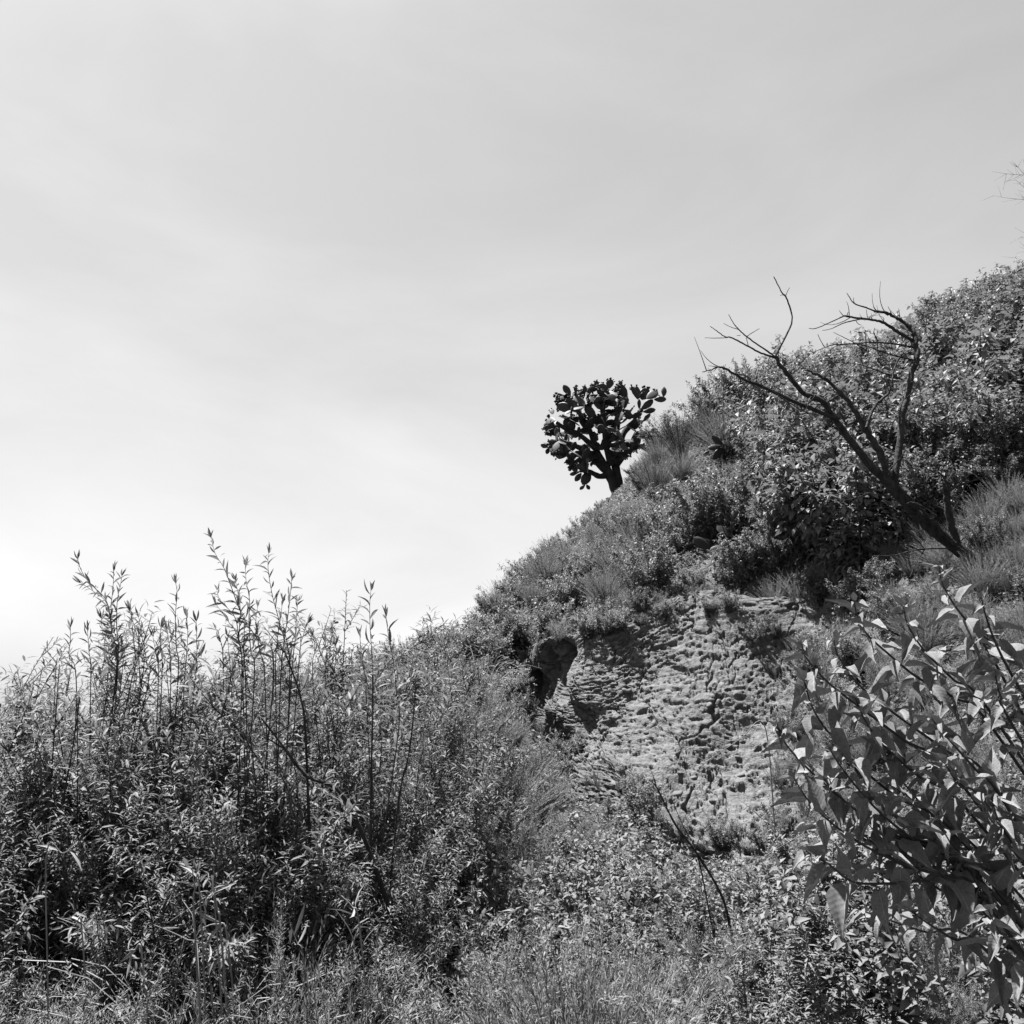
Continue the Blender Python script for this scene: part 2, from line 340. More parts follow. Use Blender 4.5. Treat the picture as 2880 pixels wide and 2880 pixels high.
g = link('hillside_ground', mb.mesh('hillside_ground', M['soil']), kind='structure')

ROCKPOLY = [(1500, 1830), (1600, 1780), (1800, 1730), (2000, 1705), (2130, 1750), (2200, 1900), (2220, 2100), (2200, 2400), (1950, 2390), (1700, 2220), (1530, 2050)]
ROCKPOLY_SHRUB = [(1505, 1870), (1640, 1825), (1800, 1765), (2000, 1735), (2100, 1770), (2160, 1900), (2190, 2080), (2170, 2370), (1960, 2360), (1720, 2200), (1525, 2030)]
# loose stones lying on the outcrop and at its foot
def stone_mesh(seed):
    r = np.random.default_rng(seed); n = 5; V = []; F = []
    for ax in range(3):
        for sg in (-1, 1):
            k = len(V)
            for a in np.linspace(-1, 1, n):
                for b in np.linspace(-1, 1, n):
                    v = np.zeros(3); v[ax] = sg; v[(ax + 1) % 3] = a; v[(ax + 2) % 3] = b * sg; V.append(v)
            for p in range(n - 1):
                for q in range(n - 1):
                    a = k + p * n + q; F.append((a, a + n, a + n + 1, a + 1))
    V = np.array(V); D = nrm(V); R = 1 + .55 * fbm(D[:, 0] * 1.6 + D[:, 2] * 1.1 + seed, D[:, 1] * 1.6 - D[:, 2] * .8, seed, 3)
    for _ in range(5):
        c = nrm(r.normal(size=3)); R = np.minimum(R, r.uniform(.72, .95) / np.clip(D @ c, .05, 1))
    m = MB(); m.add(D * R[:, None] * np.array([1, .8, .55]), F); return m.mesh('stone', M['stone'], smooth=False)
SM = [stone_mesh(s) for s in range(5)]
nst = 0
for _ in range(4000):
    if nst >= 75: break
    iu = rr.integers(20, NU - 20); iv = rr.integers(70, NV - 70); p = RV[iu, iv]; n = RN[iu, iv]; px, py, d = project(p)
    if not inpoly(px, py, ROCKPOLY) or n[2] < .25: continue
    if py < 2050 and rr.random() < .75: continue
    s = .018 * (3.2 ** (rr.random() ** 1.8)) * (1.3 if py > 2150 else 1)
    o = link('stone', SM[nst % 5]); o.location = p - n * s * .1; o.scale = (s, s, s); o.rotation_euler = tuple(rr.uniform(-.6, .6, 2)) + (rr.uniform(0, 6),)
    tag(o, 'small pale angular stone lodged on the pitted rock face', 'stone', 'loose stones on the rock face'); nst += 1

# ------------------------------------------------------------------ shrub prototypes
UP = np.array([0, 0, 1.0])
def bez(a, b, c, n):
    t = np.linspace(0, 1, n)[:, None]; return (1 - t) ** 2 * a + 2 * t * (1 - t) * b + t * t * c
def resample(P, ts):
    P = np.asarray(P); d = np.r_[0, np.cumsum(np.linalg.norm(np.diff(P, axis=0), axis=1))]; s = np.asarray(ts) * d[-1]
    return np.stack([np.interp(s, d, P[:, k]) for k in range(3)], -1)
def dress(rg, line, spacing, L0, L1, angle, droop, t0=0.0, opposite=False, flat=.35):
    """leaf positions, directions, normals, lengths along a twig"""
    P = np.asarray(line); d = np.r_[0, np.cumsum(np.linalg.norm(np.diff(P, axis=0), axis=1))]; n = max(2, int(d[-1] * (1 - t0) / spacing))
    ts = t0 + (1 - t0) * (np.arange(n) + rg.uniform(-.25, .25, n) + .5) / n; ts = np.clip(ts, 0, 1)
    if opposite: ts = np.repeat(ts[::2], 2); n = len(ts)
    pos = resample(P, ts); T = nrm(resample(P, np.clip(ts + .04, 0, 1.0)) - resample(P, np.clip(ts - .04, 0, 1)))
    ph = (np.arange(n) * 2.4 if not opposite else np.arange(n) * math.pi + (np.arange(n) // 2) * 1.57) + rg.uniform(0, 6.28) + rg.normal(0, .3, n)
    a = nrm(np.cross(T, np.array([.3, .2, .93]))); b = np.cross(T, a); R = a * np.cos(ph)[:, None] + b * np.sin(ph)[:, None]
    ang = angle * (1 - .55 * ts ** 3) + rg.normal(0, .15, n)
    D = T * np.cos(ang)[:, None] + R * np.sin(ang)[:, None]; D[:, 2] -= droop * rg.uniform(.3, 1.5, n); D = nrm(D)
    N = UP - D * (D @ UP)[:, None] + rg.normal(0, flat, (n, 3)); L = rg.uniform(L0, L1, n) * (1 - .45 * ts ** 4)
    return pos, D, N, L
def shrub_proto(seed, H, R, ns, nb, nb2, blen, leaf, tpl, mat, stemmat, stem_r=.008, upright=.5, t_leaf=.25, base_r=.12, drytop=0):
    rg = np.random.default_rng(seed); st = MB(); lf = MB(); acc = []
    for s in range(ns):
        az = 6.283 * (s + rg.uniform(-.4, .4)) / ns; u = math.sqrt(rg.random()); hd = np.array([math.cos(az), math.sin(az), 0])
        b0 = hd * R * base_r * rg.random() + UP * -.08; tip = hd * R * u * .85 + UP * H * rg.uniform(.72, 1.0) * (1 - .3 * u * u)
        mid = b0 + hd * R * u * .25 + UP * H * .55 + rg.normal(0, .10 * H, 3) * np.array([1, 1, .3])
        ml = bez(b0, mid, tip, 9); st.tube(ml, np.linspace(stem_r, stem_r * .25, 9), 5); acc.append(dress(rg, ml, *leaf, t0=.3))
        for b in range(nb):
            t = rg.uniform(t_leaf, .97); p = resample(ml, [t])[0]; tg = nrm(resample(ml, [min(1, t + .05)])[0] - resample(ml, [t - .05])[0])
            ra = rg.uniform(0, 6.28); sd_ = np.array([math.cos(ra), math.sin(ra), 0]) + .5 * hd
            dr = nrm(tg * upright + nrm(sd_) * (1 - upright) + UP * .15); L = blen * (1.15 - .6 * t) * rg.uniform(.6, 1.25)
            bl = bez(p, p + dr * L * .5 + UP * .04 * L, p + nrm(dr + UP * .25) * L, 5); st.tube(bl, np.linspace(stem_r * .45, stem_r * .15, 5), 4)
            acc.append(dress(rg, bl, *leaf))
            for c in range(nb2):
                t2 = rg.uniform(.2, .9); p2 = resample(bl, [t2])[0]; d2 = nrm(dr * upright + rg.normal(0, .6, 3) + UP * .1); L2 = L * rg.uniform(.3, .6)
                cl = bez(p2, p2 + d2 * L2 * .5, p2 + nrm(d2 + UP * .2) * L2, 4); acc.append(dress(rg, cl, *leaf))
    Ps, Ds, Ns, Ls = [np.concatenate(x) for x in zip(*acc)]
    lf.leaves(tpl, Ps, Ds, Ns, Ls, rg.uniform(.75, 1.2, len(Ps)))
    return dict(stems=st.mesh('stems', stemmat), foliage=lf.mesh('foliage', mat), H=H)
# leaf = (spacing, L0, L1, angle, droop[, t0, opposite])
PR = {}
PR['willow'] = [shrub_proto(100 + k, 2.0, .8, 13, 13, 2, .42, ((.0145, .040, .072), (.012, .03, .058), (.018, .05, .09))[k] + (1.0, .22), LANCE, M['willow'], M['twig'], .006, .58, .08) for k in range(3)]
PR['broad'] = [shrub_proto(200 + k, 1.4, .95, 11, 11, 3, .40, ((.034, .06, .115), (.026, .045, .085), (.042, .08, .14), (.036, .06, .12))[k] + (1.05, .5), OVATE_S, M['broad'], M['twig'], .010, .45, .1) for k in range(4)]
PR['small'] = [shrub_proto(300 + k, 1.0, .68, 15, 12, 4, .28, (.016, .026, .058, 1.0, .2), DIAMOND, M['small'], M['twig'], .005, .5, .06) for k in range(4)]
PR['feather'] = [shrub_proto(400 + k, 1.2, .62, 20, 13, 3, .28, (.0085, .016, .036, .85, .05), SLIVER, M['feather'], M['twig'], .003, .7, .08) for k in range(4)]
PR['herb'] = [shrub_proto(500 + k, .55, .42, 13, 8, 1, .19, (.017, .028, .06, 1.1, .3), OVATE_S, M['herb'], M['twig'], .003, .5, .1, .5) for k in range(4)]
PR['slim'] = [shrub_proto(600 + k, .95, .48, 11, 8, 1, .26, (.015, .035, .085, 1.0, .3), LANCE, M['herb'], M['twig'], .005, .55, .12, .4) for k in range(3)]
def wand_proto(seed, H, R, n, mat):
    rg = np.random.default_rng(seed); st = MB(); lf = MB(); acc = []
    for s in range(n):
        az = rg.uniform(0, 6.28); u = math.sqrt(rg.random()); hd = np.array([math.cos(az), math.sin(az), 0]); h = H * rg.uniform(.6, 1)
        l = bez(hd * .06 * rg.random() - UP * .05, hd * R * u * .3 + UP * h * .6, hd * R * u + UP * h, 7); st.tube(l, np.linspace(.0045, .0012, 7), 4)
        acc.append(dress(rg, l, .02, .015, .035, .5, 0., t0=.45))
    Ps, Ds, Ns, Ls = [np.concatenate(x) for x in zip(*acc)]; lf.leaves(NEEDLE, Ps, Ds, Ns, Ls)
    return dict(stems=st.mesh('stems', M['twig']), foliage=lf.mesh('foliage', mat), H=H)
PR['wand'] = [wand_proto(700 + k, 1.5, .7, 150, M['feather']) for k in range(2)]
def grass_proto(seed, H, n, mat):
    rg = np.random.default_rng(seed); m = MB()
    for s in range(n):
        az = rg.uniform(0, 6.28); hd = np.array([math.cos(az), math.sin(az), 0]); h = H * rg.uniform(.5, 1); o = h * rg.uniform(.1, .75)
        l = bez(hd * .05 * rg.random() - UP * .03, hd * o * .3 + UP * h * .95, hd * o + UP * h * rg.uniform(.55, 1.0), 7)
        w = np.linspace(1, .08, 7)[:, None] * rg.uniform(.002, .0045); sd_ = nrm(np.cross(nrm(np.gradient(l, axis=0)), hd + .01)); sd_ = np.broadcast_to(np.array([-hd[1], hd[0], 0]), (7, 3))
        V = np.stack([l - sd_ * w, l + UP * .0015, l + sd_ * w], 1); F = []
        for i in range(6):
            a = i * 3; F += [(a, a + 1, a + 4, a + 3), (a + 1, a + 2, a + 5, a + 4)]
        m.add(V, F)
    return dict(blades=m.mesh('blades', mat), H=H)
def wisp_proto(seed, H, R, n):
    rg = np.random.default_rng(seed); st = MB(); lf = MB(); acc = []
    for s in range(n):
        az = rg.uniform(0, 6.28); u = math.sqrt(rg.random()); hd = np.array([math.cos(az), math.sin(az), 0]); h = H * rg.uniform(.5, 1) * (1 - .25 * u)
        l = bez(hd * .1 * rg.random() - UP * .05, hd * R * u * .35 + UP * h * .6 + rg.normal(0, .03, 3), hd * R * u + UP * h + rg.normal(0, .05, 3), 6)
        if s % 2: st.tube(l, np.linspace(.0028, .001, 6), 3)
        acc.append(dress(rg, l, .013, .03, .075, .38, 0., t0=.3)); 
    Ps, Ds, Ns, Ls = [np.concatenate(x) for x in zip(*acc)]; lf.leaves(SLIVER, Ps, Ds, Ns, Ls, rg.uniform(.5, .9, len(Ps)))
    return dict(stems=st.mesh('stems', M['twig']), foliage=lf.mesh('foliage', M['feather']), H=H)
PR['wisp'] = [wisp_proto(750 + k, 1.2, .6, 240) for k in range(3)]
PR['grass'] = [grass_proto(800 + k, .6, 110, M['grass']) for k in range(2)] + [grass_proto(810, .55, 45, M['dry'])]

RG = np.random.default_rng(77)
COUNT = {}
def plant(kind, x, y, h, name, label, cat, group, rz=None, sink=.02, lean=.08, wide=1.12, idx=None):
    k = COUNT.get(kind, 0); COUNT[kind] = k + 1; pr = PR[kind][(k if idx is None else idx) % len(PR[kind])]; s = h / pr['H']
    o = thing(name, label, cat, (x, y, gz(x, y) - sink), 0, group)
    o.rotation_euler = (RG.normal(0, lean), RG.normal(0, lean), RG.uniform(0, 6.28) if rz is None else rz); o.scale = (s * wide, s * wide, s)
    for nm in ('stems', 'foliage', 'blades'):
        if nm in pr: link(nm, pr[nm], o, 'stuff' if nm in ('foliage', 'blades') else None)
    return o

# ------------------------------------------------------------------ hillside and foreground planting
SIL = [(-200, 1800), (900, 1800), (960, 1815), (1130, 1745), (1370, 1730), (1395, 1640), (1450, 1580), (1600, 1465), (1690, 1420), (1760, 1390), (1790, 1300), (1840, 1240), (1900, 1170), (1990, 1140),
       (2000, 1060), (2080, 1010), (2190, 1000), (2300, 990), (2450, 960), (2540, 920), (2600, 860), (2720, 800), (2900, 730)]
def sil_y(px): return float(np.interp(px, [p[0] for p in SIL], [p[1] for p in SIL]))
pts = []
def poisson(x0, x1, y0, y1, dfun, tries):
    out = []
    for _ in range(tries):
        x = RG.uniform(x0, x1); y = RG.uniform(y0, y1); d = dfun(x, y)
        if all((x - a) ** 2 + (y - b) ** 2 > d * d for a, b in out): out.append((x, y))
    return out
LAB = dict(
    broad=('broadleaf_shrub', 'bushy shrub with drooping oval leaves on the slope behind the dead tree', 'shrub', 'broad-leaved shrubs on the upper slope'),
    small=('small_leaf_shrub', 'dense small-leaved shrub on the slope around the rock outcrop', 'shrub', 'small-leaved shrubs on the slope'),
    feather=('feathery_shrub', 'soft feathery shrub with tiny needle leaves on the slope', 'shrub', 'feathery shrubs on the slope'),
    wisp=('wispy_shrub', 'wispy brush of fine upright stems on the slope', 'shrub', 'wispy brush on the slope'),
    wand=('broom_shrub', 'broom-like shrub of thin dark upright stems on the slope below the cactus', 'shrub', 'broom-like shrubs on the slope'),
    herb=('low_herb', 'low leafy weed in the undergrowth below the rock outcrop', 'weed', 'low weeds in the undergrowth'),
    slim=('narrow_leaf_herb', 'knee-high weed with long narrow leaves below the rock outcrop', 'weed', 'narrow-leaved weeds below the rock'),
    grass=('grass_tuft', 'tuft of thin arching grass in the undergrowth', 'grass tuft', 'grass tufts in the undergrowth'))
def zone_label(kind, px, py, y):
    n_, l_, c_, g_ = LAB[kind]
    if y < 6.2 and kind in ('small', 'feather', 'wisp'): z_ = ' in the undergrowth at the foot of the slope'
    elif y < 6.2: return LAB[kind]
    elif px < 1480 and kind in ('small', 'feather', 'wisp'): z_ = ' between the thicket and the rock outcrop'
    elif px < 1800 and y > 13: z_ = ' on the crest around the tree-like cactus'
    elif y > 15: z_ = ' along the skyline above the dead tree'
    elif px > 2150 and y < 9: z_ = ' under the leaning trunk of the dead tree'
    elif px > 2150: z_ = ' behind the limbs of the dead tree'
    elif y > 11: z_ = ' on the slope between the rock outcrop and the cactus'
    else: z_ = ' around the foot of the rock outcrop'
    b = dict(broad='bushy shrub with drooping oval leaves', small='dense small-leaved shrub', feather='soft feathery shrub', wisp='wispy brush of fine upright stems', wand='broom-like shrub of thin dark stems', herb='low leafy weed', slim='weed with long narrow leaves', grass='tuft of thin arching grass')[kind]
    return n_, b + z_, c_, b + z_ + ', one of many'
def hits_rock(x, y, z, h, w):
    for f in (.2, .5, .8, 1.0):
        for dx in (-w, 0, w):
            px, py, d = project(np.array([x + dx, y, z + h * f]))
            if inpoly(px, py, ROCKPOLY_SHRUB): return True
    return False
PEARS = [([(1960, 1205), (2100, 1205), (2100, 1290), (1960, 1290)], (2083, 1305)), ([(1935, 1420), (2090, 1420), (2090, 1545), (1935, 1545)], (2068, 1562))]
PEARY = [hit(*q[1]) for q in PEARS]
def hides_pear(x, y, z, h):
    for (pg, _), py_ in zip(PEARS, PEARY):
        if y > py_ + .25: continue
        for f in (.4, .7, 1.0):
            for dx in (-.25 * h, 0, .25 * h):
                px, py, d = project(np.array([x + dx, y, z + h * f]))
                if inpoly(px, py, pg): return True
    return False
def fit_h(x, y, z, h):
    """keep a shrub's top under the skyline it had in the place photographed"""
    px, py, d = project(np.array([x, y, z + h])); lim = sil_y(px) + RG.uniform(-14, 30)
    if py < lim: h -= (lim - py) * d / FPX
    return h
DENS = lambda x, y: .27 + .018 * y
for (x, y) in poisson(-4.0, 13.5, 3.7, 24, DENS, 14000):
    z = gz(x, y); px, py, d = project(np.array([x, y, z]))
    if px < -250 or px > 4200 or py > 3050 or (px > 3150 and RG.random() < .45): continue
    if x < .1 and y < 6.6 and px < 1000: continue                       # the willow thicket stands here
    r = RG.random()
    if (y > 9.5 and px > 2130 and py < 1560) or (y > 10 and 2080 < px < 2420 and 1500 < py < 1720): kind = 'broad' if r < .8 else 'small'; h = RG.uniform(.9, 1.45) if px > 2250 else RG.uniform(.5, .85)
    elif 1760 < px < 2130 and py < 1640: kind = 'wisp' if r < .5 else ('wand' if r < .8 else 'small'); h = RG.uniform(.8, 1.5)
    elif px > 2120 and y > 6: kind = 'wisp' if r < .6 else 'feather' if r < .8 else 'small'; h = RG.uniform(.4, .75)
    elif y > 7.8: kind = 'small' if r < .6 else ('wisp' if r < .82 else 'feather' if r < .93 else 'grass'); h = RG.uniform(.5, 1.2)
    elif px < 1560: kind = 'wisp' if r < .45 else 'feather' if r < .65 else ('small' if r < .85 else 'herb'); h = RG.uniform(.5, 1.0)
    else: kind = 'herb' if r < .6 else ('slim' if r < .85 else 'grass'); h = RG.uniform(.32, .62); h *= .7 if kind == 'grass' else 1
    if y < 5.6: kind = ('herb' if r < .5 else 'feather' if r < .75 else 'slim' if r < .97 else 'grass') if px > 900 else ('feather' if r < .7 else 'grass' if r < .85 else 'herb'); h = RG.uniform(.4, .75)
    if y > 13 and px > 2130: h = RG.uniform(.8, 2.3)
    elif kind == 'broad' and r < .2: h *= 1.5
    if inpoly(px, py, ROCKPOLY_SHRUB): continue
    if px > 2380 and 5.5 < y < 8.9: h = min(h, RG.uniform(.38, .65))
    h = fit_h(x, y, z, h)
    if h < .2: continue
    if hits_rock(x, y, z, h, .3 * h):
        h *= .5; kind = 'herb' if y < 9 else kind
        if hits_rock(x, y, z, h, .2 * h): continue
    if hides_pear(x, y, z, h):
        h *= .55; kind = 'small'
        if hides_pear(x, y, z, h): continue
    n_, l_, c_, g_ = zone_label(kind, px, py, y); plant(kind, x, y, h, n_, l_, c_, g_)

for (x, y) in poisson(-3.0, .5, 3.05, 3.85, lambda x, y: .24, 900):
    r = RG.random(); kind = 'feather' if r < .42 else 'wisp' if r < .58 else 'herb' if r < .74 else 'slim' if r < .86 else 'grass'; h = RG.uniform(.68, 1.0) * (.75 if kind in ('herb', 'grass') else 1)
    b = dict(feather='feathery weed', wisp='wispy fine-stemmed weed', herb='bushy leafy weed', slim='narrow-leaved weed', grass='tall grass tuft')[kind]
    plant(kind, x, y, h, LAB[kind][0], b + ' in the undergrowth in front of the willow-leaved thicket', LAB[kind][2], b + ' in front of the thicket')
for (px, top, y, kind) in [(1690, 1405, 22, 'small'), (1712, 1395, 23.3, 'wisp'), (1775, 1330, 21.5, 'small'), (1800, 1290, 21, 'small'), (1832, 1250, 20.6, 'wisp'), (1862, 1170, 20.3, 'small'), (1885, 1155, 20, 'small'), (1908, 1180, 20, 'wisp'), (1940, 1160, 19.5, 'small'), (1978, 1140, 19, 'small'), (2000, 1070, 18.8, 'small'), (2035, 1035, 18.5, 'small'),
                           (2080, 1000, 18.2, 'small'), (2125, 1005, 18, 'small'), (2180, 995, 17.8, 'broad'), (2250, 985, 17.6, 'broad'), (2330, 990, 17.4, 'small'), (2400, 960, 17.2, 'broad'), (2480, 940, 17, 'broad'), (1640, 1440, 20, 'small'), (1560, 1490, 17.5, 'wisp'), (1510, 1540, 16.5, 'small'), (1440, 1600, 15, 'small'), (1400, 1640, 14.2, 'wisp')]:
    w = G(px, top, y); h = w[2] - gz(w[0], w[1])
    if .3 < h < 3.2:
        n_, l_, c_, g_ = LAB[kind]; b = dict(small='ragged small-leaved shrub', wisp='wispy brush', broad='tall shrub with oval leaves')[kind]; plant(kind, w[0], w[1], h, n_, b + ' breaking the skyline along the crest', c_, b + ' along the crest', wide=1.0 if h < 1.6 else .8)
for (px, py) in [(2120, 1650), (2190, 1690), (2250, 1630), (2170, 1600), (2270, 1750), (2090, 1680), (2320, 1700), (2230, 1560), (2060, 1640), (2300, 1820), (2260, 1900)]:
    y = hit(px, py); w = G(px, py, y); kind = 'broad' if py < 1720 else 'wisp'; n_, l_, c_, g_ = LAB[kind]
    plant(kind, w[0], w[1] + .1, RG.uniform(.5, .8), n_, ('oval-leaved shrub' if kind == 'broad' else 'wispy brush') + ' hanging over the upper edge of the rock outcrop', c_, 'shrubs over the rock edge')
for (x, y) in poisson(1.9, 7.2, 5.4, 9.8, lambda x, y: .33, 3000):
    z = gz(x, y); px, py, d = project(np.array([x, y, z])); r = RG.random(); kind = 'wisp' if r < .6 else 'feather' if r < .75 else 'small'; h = RG.uniform(.32, .6)
    if px < 2180 or px > 3300 or inpoly(px, py, ROCKPOLY_SHRUB) or hits_rock(x, y, z, h, .2 * h): continue
    n_, l_, c_, g_ = zone_label(kind, px, py, max(y, 6.3)); plant(kind, x, y, h, n_, l_, c_, g_)
for px, py, dep, h in [(470, 2560, 3.45, .95), (540, 2520, 3.4, 1.0), (600, 2600, 3.3, .95), (300, 2600, 3.4, .8), (980, 2600, 3.6, .75)]:
    w = G(px, py, dep); plant('grass', w[0], w[1], h, 'grass_tuft', 'long arching grass in front of the willow-leaved thicket', 'grass tuft', 'long grass in front of the thicket', idx=2 if px in (540, 980) else None)
ne = 0
for _ in range(6000):
    if ne >= 80: break
    iu = int(RG.integers(10, NU - 10)); iv = int(RG.integers(30, NV - 60)); p = RV[iu, iv]; px, py, d = project(p)
    if inpoly(px, py, ROCKPOLY_SHRUB) and RG.random() > .006: continue
    if not inpoly(px, py, [(1480, 1840), (1640, 1770), (1800, 1715), (2000, 1690), (2150, 1730), (2260, 1900), (2270, 2400), (1950, 2420), (1700, 2260), (1500, 2060)]) or RN[iu, iv][2] < .15: continue
    if any((p[0] - a) ** 2 + (p[1] - b) ** 2 < .03 for a, b in pts): continue
    pts.append((p[0], p[1])); inner = inpoly(px, py, ROCKPOLY_SHRUB); kind = ['small', 'feather', 'herb', 'grass', 'small'][int(RG.integers(5))]; h = RG.uniform(.08, .15) if inner else RG.uniform(.2, .42) if py < 1790 else RG.uniform(.15, .36)
    o = plant(kind, p[0], p[1], h, LAB[kind][0], dict(small='stunted small-leaved shrub', feather='short feathery plant', herb='little leafy weed', grass='small grass tuft')[kind] + ' rooted in the edge of the pitted rock outcrop', LAB[kind][2], 'plants rooted in the edge of the rock', lean=.2)
    o.location.z = p[2] - .03; ne += 1
# ------------------------------------------------------------------ thicket of willow-leaved shrubs on the left
def place_mat(P, D, N, s, w=1.0):
    X = nrm(D); Y = nrm(np.cross(N, X)); Z = np.cross(X, Y)
    return Matrix(((X[0] * s, Y[0] * s * w, Z[0] * s, P[0]), (X[1] * s, Y[1] * s * w, Z[1] * s, P[1]), (X[2] * s, Y[2] * s * w, Z[2] * s, P[2]), (0, 0, 0, 1)))
def tpl_mesh(tpl, name, mat):
    m = MB(); m.add(*tpl); return m.mesh(name, mat)
WL = [tpl_mesh(leaf_tpl([(0, .06), (.15, .55), (.38, 1), (.62, .9), (.84, .45), (1, .03)], .085, .9, dr), 'leaf', M['willow']) for dr in (.0, .18, .35, .55)]
WT = [(x, y, h) for x, y, h in [(-4.4, 5.6, 2.05), (-3.7, 5.1, 1.95), (-3.1, 4.9, 2.0), (-2.55, 4.7, 2.0), (-2.0, 4.6, 1.98), (-1.5, 4.7, 1.98), (-1.05, 4.75, 1.86), (-.65, 4.9, 1.75),
      (-3.3, 6.0, 2.2), (-2.5, 5.9, 2.15), (-1.7, 5.8, 2.15), (-.95, 5.8, 2.0), (-.35, 5.6, 1.6), (-4.0, 6.6, 2.3), (-1.3, 6.8, 2.2), (-.5, 6.8, 1.9), (-2.2, 4.15, 1.5), (-1.3, 4.2, 1.45), (-2.9, 4.3, 1.55), (-.7, 4.35, 1.3), (-2.45, 4.0, 1.75), (-1.9, 3.95, 1.72), (-1.45, 4.0, 1.66), (-1.0, 4.0, 1.6), (-3.0, 4.1, 1.8), (-.55, 4.1, 1.4), (-2.2, 4.5, 2.1), (-1.75, 4.55, 2.12), (-2.7, 5.0, 2.15), (-1.2, 4.6, 2.05)]]
for x, y, h in WT:
    h += .17 if h > 1.9 and x < -.9 else 0
    plant('willow', x, y, h, 'willow_leaf_shrub', 'tall willow-leaved shrub in the dense thicket beside the rock slope', 'shrub', 'willow-leaved shrubs of the thicket', lean=.05)
SH = [  # tall shoots traced against the sky: shrub number, depth, points from the tip down
    (0, 4.3, [(218, 1572), (228, 1603), (252, 1640), (300, 1692), (318, 1790), (330, 1900)]), (0, 4.35, [(228, 1640), (265, 1665), (301, 1700), (316, 1800), (328, 1900)]),
    (0, 4.25, [(320, 1606), (318, 1650), (312, 1720), (316, 1800), (326, 1900)]), (0, 4.3, [(343, 1620), (338, 1650), (330, 1690), (328, 1760), (328, 1900)]),
    (0, 4.4, [(366, 1716), (377, 1760), (395, 1830), (400, 1910)]), (0, 4.4, [(390, 1735), (398, 1785), (412, 1860), (415, 1930)]), (0, 4.4, [(285, 1740), (290, 1790), (305, 1880)]),
    (0, 4.2, [(198, 1762), (198, 1800), (195, 1850), (215, 1930)]), (0, 4.3, [(246, 1772), (250, 1830), (255, 1930)]),
    (1, 4.3, [(494, 1640), (498, 1668), (493, 1740), (496, 1820), (500, 1920)]), (1, 4.35, [(452, 1765), (450, 1810), (455, 1920)]), (1, 4.3, [(552, 1748), (553, 1800), (548, 1920)]),
    (1, 4.45, [(525, 1735), (528, 1790), (520, 1900)]), (1, 4.45, [(470, 1770), (478, 1830), (480, 1930)]), (1, 4.4, [(430, 1790), (440, 1850), (445, 1930)]),
    (2, 4.15, [(594, 1512), (605, 1556), (630, 1598), (652, 1655), (680, 1728), (728, 1805), (770, 1880)]), (2, 4.2, [(690, 1590), (692, 1632), (702, 1690), (700, 1745), (705, 1830), (715, 1920)]),
    (2, 4.2, [(661, 1630), (668, 1662), (676, 1720), (672, 1800), (680, 1900)]), (2, 4.2, [(610, 1660), (620, 1690), (660, 1735), (672, 1800), (682, 1900)]), (2, 4.25, [(608, 1700), (640, 1745), (668, 1790), (690, 1900)]),
    (2, 4.3, [(606, 1770), (620, 1800), (628, 1900)]), (2, 4.3, [(640, 1790), (645, 1850), (650, 1930)]),
    (3, 4.2, [(755, 1556), (754, 1600), (765, 1670), (782, 1735), (800, 1800), (815, 1900)]), (3, 4.2, [(820, 1625), (817, 1665), (810, 1730), (800, 1800), (790, 1900)]),
    (3, 4.25, [(838, 1690), (834, 1730), (830, 1800), (820, 1900)]), (3, 4.25, [(795, 1685), (790, 1730), (780, 1800), (775, 1900)]), (3, 4.3, [(866, 1752), (852, 1790), (840, 1870)]), (3, 4.3, [(725, 1705), (720, 1750), (730, 1830), (745, 1920)]),
    (4, 4.1, [(1043, 1662), (1040, 1700), (1041, 1765), (1047, 1860), (1050, 1960), (1045, 2100)]), (4, 4.15, [(1086, 1736), (1092, 1785), (1106, 1860), (1115, 1950), (1120, 2060)]), (4, 4.2, [(1012, 1790), (1018, 1850), (1030, 1960)]),
    (5, 4.6, [(880, 1790), (885, 1830), (880, 1920)]), (5, 4.6, [(915, 1805), (920, 1850), (915, 1930)]), (5, 4.6, [(945, 1815), (945, 1860), (935, 1940)])]
SHL = ['willow-leaved shrub with a leaning forked shoot above the thicket', 'willow-leaved shrub with a lone straight shoot between two taller clumps', 'willow-leaved shrub with the tallest leaning shoot of the thicket',
       'willow-leaved shrub with several upright shoots beside the tallest leaning one', 'willow-leaved shrub with one slender shoot standing alone against the sky', 'short willow-leaved shrub with blunt leafy tops in the dip of the thicket']
SHB = [(-2.05, 4.35), (-1.7, 4.4), (-1.3, 4.3), (-1.12, 4.3), (-.7, 4.2), (-.95, 4.6)]
rg = np.random.default_rng(9)
